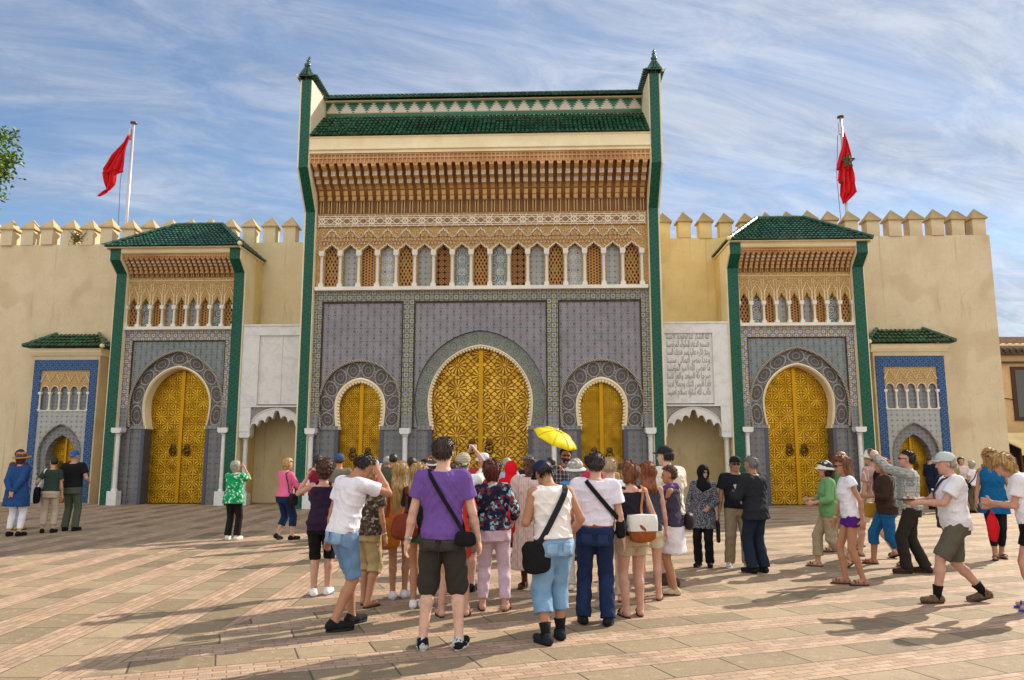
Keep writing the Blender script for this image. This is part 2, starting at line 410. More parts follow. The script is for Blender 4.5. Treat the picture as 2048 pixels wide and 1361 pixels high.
# ---------------------------------------------------------------- ground
def paving():
    m = Mat('stone_and_brick_paving', .78, 0, .35); x, y, z = m.xyz()
    def zone(deg, ox, oy):
        c, s = math.cos(R(deg)), math.sin(R(deg))
        along = x * c + y * s + ox; across = y * c - x * s + oy
        k = across / .80; ki = k.fl(); kf = k.fr(); slab = kf.lt(.5)
        offs = m.hash(m.vec(ki, 3.0, 1.0)); sa = along / .66 + offs; si = sa.fl()
        jw = .014
        edge = (kf.mn(kf.inv())).mn((kf - .5).ab()) * .8
        sj = (sa.fr().mn(sa.fr().inv()) * .66).mn(edge)
        br = (kf - .5) * .8 / .08; bi = br.fl(); ba = along / .21 + (bi * .5).fr(); bj = (br.fr().mn(br.fr().inv()) * .08).mn(ba.fr().mn(ba.fr().inv()) * .21).mn(edge)
        hs = m.hash(m.vec(ki, si, 7.0)); hb = m.hash(m.vec(ki * 5.0 + bi, ba.fl(), 2.0))
        sc = m.ramp(hs, [(0, '665b48'), (.15, '796b55'), (.5, '8b7a61'), (.8, '968369'), (1, 'a59278')])
        bc = m.ramp(hb, [(0, '9f8068'), (.35, 'ae9078'), (.7, 'bb9f88'), (1, '9c8470')])
        col = m.mix(slab, bc, sc)
        j = jw
        wob = m.noise(11, 4, .7) * .016; jj = (sj - wob * .5).ss(-.003, .010) * slab + ((bj - wob * .35).ss(-.004, .009) * .55 + .45) * slab.inv()
        return col, jj, slab
    cA, jA, sA = zone(94, 0.13, .2); cB, jB, sB = zone(22.5, .3, .1)
    f = ((y - 6.3) * math.cos(R(76)) - (x + 1.55) * math.sin(R(76))).lt(0.0)    # right of the diagonal seam
    col = m.mix(f, cA, cB); j = jA * f.inv() + jB * f
    n = m.noise(2.6, 6, .65); nf = m.noise(40, 5, .75); big = m.noise(.35, 3)
    mid = m.noise(9, 5, .7); col = m.mix(n.ss(.38, .7) * .35, col, '8f7c62'); col = m.mix(nf.ss(.50, .70) * .45, col, '6b5c4a'); col = m.mix(mid.ss(.52, .72) * .40, col, 'c9b393'); st = m.noise(.9, 6, .7); col = m.mix(st.ss(.56, .64) * .32, col, '5f5344'); gum = m.vor(2.6); col = m.mix(gum.lt(.035) * .5, col, '4a4138')
    col = m.mix(big.ss(.45, .7) * .2, col, 'b9a383')
    col = m.mix(j, '5a4c3c', col)
    m.color(col); return m.bump(j * .8 + nf * .8 + n * .4 + mid * .6, .75, .014).mat
g = MB(); S = 400
g.poly([(-S, -60, 0), (S, -60, 0), (S, S, 0), (-S, S, 0)]); tag(g.build('ground', paving(), fix=False), kind='structure')

# ---------------------------------------------------------------- shape helpers
def arch(hw, zw, apex, zb, hb, n=14, nb=6):
    """right half of a pointed horseshoe: base point up to the apex"""
    H = apex - zw; e = max((H * H - hw * hw) / (2 * hw), 0); Rr = hw + e; out = []
    for i in range(nb):
        t = i / nb; out.append((hb + (hw - hb) * math.sin(t * math.pi / 2), zb + (zw - zb) * t))
    a1 = math.acos(min(1, e / Rr)); sc = H / (Rr * math.sin(a1))
    for i in range(n + 1):
        a = a1 * i / n; out.append((Rr * math.cos(a) - e, zw + Rr * math.sin(a) * sc))
    out[-1] = (0, apex); return out
def full(half): return [(-x, z) for x, z in half] + [(x, z) for x, z in half[::-1][1:]]
def at(pts, y, cx=0): return [(cx + x, y, z) for x, z in pts]
def panel_poly(x0, x1, zt, zb, ar, cx):
    """rectangle with an arch-shaped bite from below"""
    return [(x0, zb), (x0, zt), (x1, zt), (x1, zb)] + [(cx + x, z) for x, z in full(ar)[::-1]]

def tiles(mb, origin, udir, down, width, length_fn, pitch=.15, rows=None, r=.07, row=.3, start=0, lift=.0, up=Vector((0, 0, 1))):
    """barrel tiles: origin = eave start, udir along the eave, down = unit vector up the slope"""
    o = Vector(origin); u = Vector(udir); d = Vector(down); nrm = u.cross(d).normalized()
    if nrm.z < 0: nrm = -nrm
    n = int(width / pitch)
    for i in range(n):
        s = (i + .5) * width / n; t0, t1 = length_fn(s)
        if t1 - t0 < .04: continue
        k = max(1, int(round((t1 - t0) / row)))
        for j in range(k):
            a, b = t0 + (t1 - t0) * j / k - .03, t0 + (t1 - t0) * (j + 1) / k
            jit = random.uniform(-.006, .006); A = []; B = []
            for q in range(7):
                an = math.pi * q / 6; c, sn_ = math.cos(an), math.sin(an)
                A.append(o + u * (s + c * r + jit) + d * a + nrm * (sn_ * r + .035))
                B.append(o + u * (s + c * r * .82 + jit) + d * b + nrm * (sn_ * r * .82 + .0))
            base = len(mb.v); mb.v += [tuple(p) for p in A + B]
            for q in range(6): mb.f.append((base + q, base + q + 1, base + 8 + q, base + 7 + q)); mb.m.append(0); mb.uv.append(None)
            mb.f.append(tuple(base + q for q in range(7))); mb.m.append(0); mb.uv.append(None)

def ridge(mb, a, b, r=.08, seg=.28):
    a, b = Vector(a), Vector(b); n = max(1, int((b - a).length / seg))
    for i in range(n):
        p, q = a.lerp(b, i / n), a.lerp(b, (i + 1) / n); d = (q - p).normalized(); mb.tube([p - d * .03, q], [r, r * .82], 8)

def column(name, x, y, z0, z1, r, cap, base, parent, mat=None, capw=None):
    mb = MB(); mb.lathe([(r * 1.35, z0 + base), (r * 1.35, z0 + base + r * .5), (r * 1.05, z0 + base + r), (r, z0 + base + r * 1.3), (r * .94, z1 - cap - r), (r * 1.3, z1 - cap - r * .8), (r * 1.3, z1 - cap - r * .45), (r, z1 - cap - r * .3), (r * 1.2, z1 - cap + .001)], (x, y, 0), 16)
    cw = (capw or r * 1.7)
    if base > 0: mb.box(x - cw * .95, x + cw * .95, y - cw * .95, y + cw * .95, z0, z0 + base + .001)
    o = mb.build(name, mat or MARBLE, parent, smooth=False)
    m2 = MB(); m2.prism([(x - cw * .75, z1 - cap), (x - cw, z1 - cap * .72), (x - cw, z1), (x + cw, z1), (x + cw, z1 - cap * .72), (x + cw * .75, z1 - cap)], y - cw, y + cw); m2.build('capital', mat or MARBLE, o)
    return o
# ================================================================ GATES
def scallop(mb, path, r=.02, n=6): mb.tube(path, r, n)

def door(parent, cx, hw, top, y, mat, zk, barw=.09, kn=.14):
    for s in (-1, 1):
        a, b = (cx - hw, cx - .012) if s < 0 else (cx + .012, cx + hw)
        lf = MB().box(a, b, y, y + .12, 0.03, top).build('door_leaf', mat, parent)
        mb = MB(); x = cx + s * (barw + kn * .9)
        mb.lathe([(0, -.03), (kn * .62, -.02), (kn * .7, 0), (kn * .35, .03), (0, .04)], (0, 0, 0), 10)
        mb.v = [(x + v[0], y - .02 - v[2], zk + kn * .9 + v[1]) for v in mb.v]
        ring = [(x + math.sin(t) * kn * .75, y - .05, zk - kn * .35 + math.cos(t) * kn * .95) for t in [2 * math.pi * i / 14 for i in range(15)]]
        mb.tube(ring, kn * .17, 6); mb.lathe([(0, -.02), (kn * .4, 0), (0, .05)], (0, 0, 0), 8)
        k = len(mb.v) - 24
        mb.v[k:] = [(x + v[0], y - .05 - v[2], zk - kn * .4 + v[1]) for v in mb.v[k:]]
        mb.build('door_knocker', BRONZE, lf)
    MB().box(cx - barw * .5, cx + barw * .5, y - .05, y - .002, .03, top).build('door_bar', GOLD_BAR, parent)

def arch_set(parent, cx, y, outer, rim, opening, ringmat, jamb, zi, medlen, teeth=0, reveal=.35, hwall=0.12, rope=True):
    """ring of tile, pale rim and reveal of one horseshoe arch"""
    yo = y + .10; fo, fr_, fi = full(outer), full(rim), full(opening)
    mb = MB(); mb.strip(at(fo, y, cx), at(fo, yo, cx)); mb.build('arch_reveal', DARKP, parent)
    mb = MB(); A = at(fo, yo, cx); B = at(fr_, yo, cx); L = sum((Vector(A[i + 1]) - Vector(A[i])).length for i in range(len(A) - 1))
    mb.strip(A, B, ulen=round(L / medlen) / L); mb.build('arch_ring', ringmat, parent)
    mb = MB(); mb.strip(at(fr_, yo, cx), at(fr_, yo - .04, cx)); mb.strip(at(fr_, yo - .04, cx), at([(a[0] * .55 + b[0] * .45, a[1] * .55 + b[1] * .45) for a, b in zip(fr_, fi)], yo - .06, cx))
    mb.strip(at([(a[0] * .55 + b[0] * .45, a[1] * .55 + b[1] * .45) for a, b in zip(fr_, fi)], yo - .06, cx), at(fi, yo, cx)); mb.strip(at(fi, yo, cx), at(fi, yo + reveal, cx))
    r0, i0 = rim[0], opening[0]
    for s in (-1, 1): mb.box(*sorted((cx + s * (i0[0] - .02), cx + s * (r0[0] + .10))), yo - .05, yo + reveal, zi - .07, zi + .02)
    mb.build('arch_rim', TRIM, parent, smooth=False)
    if rope:
        mb = MB(); P = at(fo, y - .015, cx); mb.tube(P, .045, 6)
        ob = mb.build('arch_moulding', ROPE, parent)
    if teeth:
        mb = MB(); P = [Vector(p) for p in at(fi, yo + .05, cx)]; seg = [0]
        for i in range(len(P) - 1): seg.append(seg[-1] + (P[i + 1] - P[i]).length)
        tot = seg[-1]; j = 0
        for t in range(teeth):
            s = (t + .5) / teeth * tot
            while j < len(seg) - 2 and seg[j + 1] < s: j += 1
            p = P[j].lerp(P[j + 1], (s - seg[j]) / (seg[j + 1] - seg[j])); d = (Vector((cx, p.y, p.z * .6 + 1.35)) - p); d.y = 0; d.normalize()
            mb.tube([p - d * .02 + Vector((0, -.05, 0)), p + d * .035 + Vector((0, -.04, 0)), p + d * .06 + Vector((0, 0, 0))], [tot / teeth * .50, tot / teeth * .40, .004], 6)
        mb.build('scalloped_trim', TRIM, parent, smooth=True)
    # jambs below the impost
    hj = jamb
    for s in (-1, 1):
        x0, x1 = cx + s * hj, cx + s * (hj + .12); x2 = cx + s * (outer[0][0] + .02)
        a = sorted((x0, x1)); b = sorted((x1, x2))
        MB().box(a[0], a[1], y + .06, yo + reveal, 0, zi - .07).build('jamb_strip', LILAC, parent)
        MB().box(b[0], b[1], y + .09, yo + reveal, 0, zi - .07).build('jamb_panel', ZJAMB, parent)
        MB().box(min(x0, x2), max(x0, x2), y + .03, yo + reveal - .01, zi - .07, zi + .05).build('impost', ZFINE, parent)

def rope_mat():
    m = Mat('rope_moulding', .6); x, y, z = m.xyz(); t = ((x + z) * 70).sn()
    return m.color(m.mix(t.ss(-.2, .3), '6a6259', 'a79e8c')).mat
ROPE = rope_mat()

def niche_row(mb, x0, x1, y, zt, zm, zb, n, d=.06):
    p = (x1 - x0) / n
    for i in range(n + 1): mb.box(x0 + i * p - p * .13, x0 + i * p + p * .13, y - d, y, zb, zt)
    mb.box(x0, x1, y - d - .005, y, zm - .018, zm + .018); mb.box(x0, x1, y - d - .005, y, zt - .035, zt)

def mocarabe(parent, cx, hw, yw, yf, zb, zc, zbr, ztop, n, mat=CEDAR):
    """colonnettes, brackets and niche row under the eave; yw wall, yf front, zb..ztop"""
    p = 2 * hw / n; bw = p * .50; D_ = yw - yf
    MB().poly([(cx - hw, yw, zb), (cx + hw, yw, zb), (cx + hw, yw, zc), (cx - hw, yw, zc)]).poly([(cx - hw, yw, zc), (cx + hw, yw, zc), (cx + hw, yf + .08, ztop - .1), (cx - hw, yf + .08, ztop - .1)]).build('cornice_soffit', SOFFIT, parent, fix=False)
    H = zbr - zc; x = cx - hw + p / 2
    prof = [(yw, zc - .02), (yw - .14, zc - .02), (yw - .14, zc + H * .10), (yw - .20, zc + H * .12), (yw - .24, zc + H * .30), (yw - D_ * .34, zc + H * .40), (yw - D_ * .52, zc + H * .42), (yw - D_ * .52, zc + H * .58),
            (yw - D_ * .74, zc + H * .62), (yw - D_ * .74, zc + H * .80), (yw - D_ * .93, zc + H * .86), (yw - D_ * .96, zbr), (yw, zbr)]
    br = MB().prism(prof, x - bw / 2, x + bw / 2, 'x').build('bracket', mat, parent)
    mb = MB()
    for k in (-1, 1): mb.tube([(x + k * bw * .33, yw - .06, zb), (x + k * bw * .33, yw - .06, zc)], bw * .17, 6)
    mb.box(x - bw / 2 - .01, x + bw / 2 + .01, yw - .16, yw - .001, zc - .02 - .05, zc - .021)
    mb.build('colonnettes', STUCCOL, br)
    for yy, za, zb_ in ((yw - D_ * .52, .42, .58), (yw - D_ * .74, .62, .80)):
        a, b = zc + H * za, zc + H * zb_; MB().box(x - bw / 2 - .006, x + bw / 2 + .006, yy - .012, yy - .001, a, b).build('carved_panel', PANELW, br)
    for i in range(1, n): dup(br, (i * p, 0, 0))
    mb = MB(); mb.box(cx - hw, cx + hw, yf + .02, yf + .10, zbr - .001, ztop)
    niche_row(mb, cx - hw, cx + hw, yf + .02, ztop, zbr + (ztop - zbr) * .52, zbr - H * .02, n * 2, .05)
    # little scallops that hang between the brackets
    for i in range(n):
        xx = cx - hw + (i + .5) * p; mb.prism([(xx - bw * .62, zbr), (xx + bw * .62, zbr), (xx + bw * .45, zbr - H * .12), (xx - bw * .45, zbr - H * .12)], yf + .015, yf + .06)
    mb.build('niche_frieze', NICHE, parent)
def panelw():
    m = Mat('white_lined_carving', .8); u, _, v = m.xyz(); n = m.noise(60, 3, .8); return m.color(m.mix(n.ss(.42, .55), '8b6a4c', 'd8cdbb')).mat
PANELW = panelw()
NICHE = plaster('pale_cedar', 'd0a77a', 'b3855a', .3)

def arcade(parent, cx, n, p, yf, yb, z0, zcap, zpk, ztop, hwtot, colr, kinds, capw, pointed=False):
    x0 = cx - n * p / 2
    # stucco screen with openings
    poly = [(cx - hwtot, ztop), (cx - hwtot, z0)]
    for i in range(n):
        a = x0 + i * p; k = p * .36; c = a + p / 2
        poly += [(a + p * .13, z0), (a + p * .13, zcap), (c - k * .62, zcap + (zpk - zcap) * .42), (c - k * .3, zcap + (zpk - zcap) * .62), (c - k * .12, zcap + (zpk - zcap) * .85), (c, zpk),
                 (c + k * .12, zcap + (zpk - zcap) * .85), (c + k * .3, zcap + (zpk - zcap) * .62), (c + k * .62, zcap + (zpk - zcap) * .42), (a + p * .87, zcap), (a + p * .87, z0)]
    poly += [(cx + hwtot, z0), (cx + hwtot, ztop)]
    MB().prism(poly, yf, yb - .03, back=False).build('stucco_screen', STUCCO, parent)
    for i in range(n):
        a = x0 + i * p; k = kinds[i]
        nm, mt = ('lattice_window', LAT[k]) if isinstance(k, int) else ('tile_panel', k)
        MB().poly([(a + .02, yb, z0), (a + p - .02, yb, z0), (a + p - .02, yb, zpk + .05), (a + .02, yb, zpk + .05)]).build(nm, mt, parent, fix=False)
    c0 = column('arcade_column', x0, yf - .03, z0, zcap, colr, colr * 3.4, colr * 2.2, parent, WHITE, capw)
    for i in range(1, n + 1): dup(c0, (i * p, 0, 0))
    return x0

def zigzag(parent, x0, n, p, y, zv, zp, r=.022, steps=3, mat=None, name='stucco_trim'):
    mb = MB(); pts = []
    for i in range(n):
        a = x0 + i * p
        for s in (0, 1):
            for j in range(steps):
                t = j / steps; u = t if s == 0 else 1 - t
                xx = a + (t / 2 if s == 0 else .5 + t / 2) * p; zz = zv + (zp - zv) * (u if s == 0 else u)
                pts.append((xx, y, zz)); nx = a + ((j + .55) / steps / 2 if s == 0 else .5 + (j + .45) / steps / 2) * p
                pts.append((nx, y, zz + ((zp - zv) / steps * .12 if s == 0 else (zv - zp) / steps * .9)))
    pts.append((x0 + n * p, y, zv)); mb.tube(pts, r, 5); mb.build(name, mat or WHITE, parent)

def fin(parent, x0, x1, ti0, ti1, prof, yback, top, outer_s):
    """side wall fin with bent front edge: prof = [(y,z)...] front edge from bottom to top"""
    poly = prof + [(yback, top), (yback, 0)]
    MB().prism(poly, x0, x1, 'x').build('side_wall', TRIM, parent)
    mb = MB()
    for (ya, za), (yb, zb) in zip(prof[:-1], prof[1:]):
        n = Vector((0, -(zb - za), (yb - ya))).normalized() * .03
        A = [(x, ya + n.y, za + n.z * 0) for x in (ti0, ti1)]; B = [(x, yb + n.y, zb + n.z * 0) for x in (ti0, ti1)]
        mb.poly([A[0], A[1], B[1], B[0]])
        mb.poly([A[0], B[0], (ti0, yb + .002, zb), (ti0, ya + .002, za)]); mb.poly([A[1], B[1], (ti1, yb + .002, zb), (ti1, ya + .002, za)])
    a, b = prof[-1]; mb.poly([(ti0, a - .03, b), (ti1, a - .03, b), (ti1, a, b), (ti0, a, b)])
    mb.build('green_pilaster', GREEN, parent, fix=False)

# ---------------------------------------------------------------- central gate
def main_gate():
    Yf = 25.6; G = thing('palace_gate', (0, Yf, 0), 'tall central palace gate with gilded star doors, green tiled pilasters and green roof', 'gate')
    # body behind
    MB().box(-5.68, 5.68, Yf + .9, 31, 0, 13.6).build('tower_body', CREAM, G)
    for s in (-1, 1):
        a, b = sorted((s * 5.66, s * 6.06)); t0, t1 = sorted((s * 5.69, s * 6.0))
        fin(G, a, b, t0, t1, [(25.4, 0), (25.4, 9.97), (24.4, 11.2), (24.4, 14.3)], 26.5, 14.45, s)
        MB().box(a, b, 26.5, 31, 0, 13.9).build('side_wall', CREAM, G)
        # coping and little tiled hood with finial
        mb = MB()
        for e in (-1, 1): tiles(mb, (s * 5.86, 24.35, 14.47 if True else 0), (0, 1, 0), Vector((e * .30, 0, .13)).normalized(), 2.1, lambda q: (-.34, 0), .16, r=.065, row=.34)
        ridge(mb, (s * 5.86, 24.5, 14.58), (s * 5.86, 26.5, 14.52), .07)
        mb.v = [(v[0], v[1], v[2] + .08) for v in mb.v]
        mb.build('coping_tiles', ROOF, G)
        mb = MB(); cx = s * 5.86
        mb.lathe([(.29, 14.38), (.30, 14.43), (.17, 14.62), (.07, 14.74)], (cx, 24.45, 0), 4, a0=math.pi / 4, a1=2 * math.pi + math.pi / 4)
        for k in range(4):
            for j in (-1, 0, 1):
                an = k * math.pi / 2; dx, dy = math.cos(an), math.sin(an); px_, py_ = -dy, dx
                mb.tube([(cx + dx * .23 + px_ * j * .11, 24.45 + dy * .23 + py_ * j * .11, 14.41), (cx + dx * .08 + px_ * j * .05, 24.45 + dy * .08 + py_ * j * .05, 14.74)], [.045, .028], 6)
        mb.build('corner_hood', ROOF, G, smooth=False)
        fo = MB().lathe([(.03, 14.74), (.09, 14.80), (.11, 14.87), (.05, 14.93), (.04, 14.95), (.075, 15.0), (.045, 15.05), (.03, 15.07), (.05, 15.1), (.02, 15.14), (0, 15.22)], (cx, 24.42, 0), 12)
        if s < 0: fo.v = [(v[0] + max(0, v[2] - 14.8) ** 1.3 * .30, v[1], v[2]) for v in fo.v]
        fo.build('finial', ROOF, G, smooth=True)
        mb = MB(); mb.lathe([(0, -.07), (.05, -.06), (.055, .05), (0, .07)], (0, 0, 0), 10)
        mb.v = [(s * 6.14 + v[0], 24.35 + v[2], 14.42 + v[1]) for v in mb.v]; mb.build('tile_end', TRIM, G, smooth=True)
    # zellige wall
    zt, ledge = 7.24, 7.36
    aS = arch(1.36, 3.5, 4.86, 2.63, 1.30); rS = arch(.86, 3.34, 4.30, 2.63, .80); oS = arch(.755, 3.32, 4.17, 2.63, .69)
    aC = arch(2.19, 3.5, 5.88, 2.63, 2.08, 20); rC = arch(1.76, 3.45, 5.40, 2.63, 1.67, 20); oC = arch(1.675, 3.5, 5.32, 2.63, 1.58, 20)
    for cx, hw, A, x0, x1 in ((-4.03, 1.36, aS, -5.39, -2.60), (4.03, 1.36, aS, 2.60, 5.39), (0, 2.19, aC, -2.25, 2.25)):
        MB().prism(panel_poly(x0, x1, 6.89, 2.63, A, cx), Yf + .07, Yf + .07, back=False).build('zellige_panel', ZGREY, G)
        fr_ = MB(); 
        for a, b, c, d in ((x0, x1, 6.83, 6.89), (x0, x0 + .05, 2.63, 6.83), (x1 - .05, x1, 2.63, 6.83)): fr_.box(a, b, Yf + .02, Yf + .069, c, d)
        fr_.build('panel_frame', DARKP, G)
    mb = MB(); mb.box(-5.66, 5.66, Yf, Yf + .2, 6.892, zt)
    for a, b in ((-5.66, -5.392), (-2.598, -2.252), (2.252, 2.598), (5.392, 5.66)): mb.box(a, b, Yf, Yf + .2, 3.05, 6.890)
    mb.build('tile_border', BORDER, G)
    for a, b in ((-5.66, -5.392), (-2.598, -2.252), (2.252, 2.598), (5.392, 5.66)): MB().box(a, b, Yf + .004, Yf + .2, 2.6, 3.048).build('tile_border_foot', ZFINE, G)
    arch_set(G, -4.03, Yf + .07, aS, rS, oS, ZMED, .70, 2.63, .62, 34)
    arch_set(G, 4.03, Yf + .07, aS, rS, oS, ZMED, .70, 2.63, .62, 34)
    arch_set(G, 0, Yf + .07, aC, rC, oC, ZRING, 1.60, 2.63, .42, 66, rope=False)
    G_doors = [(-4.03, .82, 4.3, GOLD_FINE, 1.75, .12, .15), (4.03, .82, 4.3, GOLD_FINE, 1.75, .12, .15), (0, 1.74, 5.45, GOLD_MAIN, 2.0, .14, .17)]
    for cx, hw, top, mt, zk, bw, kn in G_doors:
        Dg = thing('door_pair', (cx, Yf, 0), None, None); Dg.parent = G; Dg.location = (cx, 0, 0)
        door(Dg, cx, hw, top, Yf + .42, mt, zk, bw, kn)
    for a, b in ((-5.66, -5.34), (-2.72, -2.10), (2.10, 2.72), (5.34, 5.66)): MB().box(a, b, Yf + .10, Yf + .3, 0, 2.598).build('pier_panel', ZJAMB, G)
    MB().box(-5.66, 5.66, Yf + .60, Yf + .62, 0, 6.8).build('door_backing', DARKP, G)
    for x in (-5.57, -2.44, 2.44, 5.57):
        column('gate_column', x, Yf - .12, 0, 2.60, .085, .20, .42, G, MARBLE, .17)
    MB().box(-5.62, 5.62, 25.42, Yf + .22, zt, ledge).build('marble_ledge', WHITE, G)
    # arcade of windows
    Y1 = Yf - .02
    K = [0, ZWHITE, 1, ZMULTI, 0, ZWHITE, 2, ZSTAR, 0, ZSTAR, 2, ZWHITE, 0, ZMULTI, 1, ZWHITE, 0]
    x0 = arcade(G, 0, 17, .64, Y1, Yf + .2, ledge, 8.62, 8.86, 9.46, 5.66, .052, K, .088)
    zigzag(G, x0, 17, .64, Y1 - .02, 8.64, 8.90, .02)
    zigzag(G, x0, 17, .64, Y1 - .03, 9.10, 9.42, .024)
    mb = MB(); mb.box(-5.55, 5.55, Y1 - .012, Y1 - .001, 8.93, 9.08)
    for i in range(17):                                  # stepped muqarnas cells between the two trims
        for rr, (zz, dy, nn) in enumerate(((9.0, .05, 5), (8.88, .035, 4), (9.14, .065, 5))):
            for j in range(nn):
                xx = x0 + i * .64 + (j - (nn - 1) / 2) * .115
                if abs(xx) < 5.55: mb.prism([(xx - .05, zz), (xx, zz + .11), (xx + .05, zz), (xx, zz - .05)], Y1 - dy, Y1 - .001)
    mb.build('muqarnas', STUCCOL, G)
    MB().box(-5.66, 5.66, Y1 - .03, Yf + .2, 9.46, 9.95).build('stucco_bed', STUCCO, G)
    b = MB().box(-5.62, 5.62, -.02, 0, -.21, .21); o = b.build('interlace_band', BAND, None); o.parent = G; o.location = (0, Y1 - .035 - Yf, 9.68)
    ORG[o.name] = {'org': Vector((0, 0, 0))}
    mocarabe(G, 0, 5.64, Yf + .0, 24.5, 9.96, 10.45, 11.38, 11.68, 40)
    # cornice
    mb = MB(); mb.prism([(24.42, 11.69), (24.42, 11.78), (24.36, 11.80), (24.36, 11.86), (24.42, 11.88), (24.42, 12.20), (24.36, 12.26), (25.9, 12.26), (25.9, 11.69)], -5.66, 5.66, 'x')
    mb.build('cornice', TRIM, G)
    # roof
    mb = MB(); d = Vector((0, 1.62, 1.38)).normalized(); ln = Vector((0, 1.62, 1.38)).length
    tiles(mb, (-5.66, 24.36, 12.28), (1, 0, 0), d, 11.32, lambda s: (0, ln), .146, r=.068, row=.3)
    mb.poly([(-5.66, 24.4, 12.27), (5.66, 24.4, 12.27), (5.66, 26.0, 13.64), (-5.66, 26.0, 13.64)])
    mb.build('tiled_roof', ROOF, G)
    MB().box(-5.66, 5.66, 26.08, 26.6, 13.5, 14.32).build('parapet', TRIM, G)
    o = MB().box(-5.64, 5.64, -.02, 0, -.27, .27).build('merlon_frieze', FRIEZE, None); o.parent = G; o.location = (0, 26.078 - Yf, 13.99)
    MB().box(-5.66, 5.66, 25.93, 26.076, 14.245, 14.285).build('coping', TRIM, G)
    mb = MB(); tiles(mb, (-5.66, 25.80, 14.275), (1, 0, 0), Vector((0, .48, .32)).normalized(), 11.32, lambda s: (0, .57), .15, r=.07, row=.34)
    ridge(mb, (-5.66, 26.3, 14.635), (5.66, 26.3, 14.635), .06); mb.box(-5.66, 5.66, 26.25, 26.35, 14.33, 14.61); mb.poly([(-5.66, 25.8, 14.29), (5.66, 25.8, 14.29), (5.66, 26.27, 14.585), (-5.66, 26.27, 14.585)])
    mb.build('ridge_tiles', ROOF, G)
    return G
def frieze_mat():
    m = Mat('green_merlon_frieze', .3, 0, .5); u, _, v = m.xyz(); p = .49
    x = (((u / p).fr() - .5) * p).ab(); t = (v + .12) / .36                        # 0 at the foot, 1 at the top
    st = (t * 5).fl() / 5 + .1; w_ = st * .225 + .03 - ((t * 5).fr() * .06)
    tree = x.lt(w_) * t.gt(0.0); base = t.lt(0.0)
    gridl = ((u / .03).fr().lt(.18)).mx((v / .03).fr().lt(.18))
    wh = m.mix(gridl * .6, 'cfc4b4', '9c8f80'); gr = m.mix(m.noise(8, 3), '07523a', '0a6a48')
    col = m.mix(tree.mx(base).mx(v.gt(.24)), wh, gr); col = m.mix((v + .135).ab().lt(.012), col, 'b89a66')
    return m.color(col).mat
FRIEZE = frieze_mat()
main_gate()

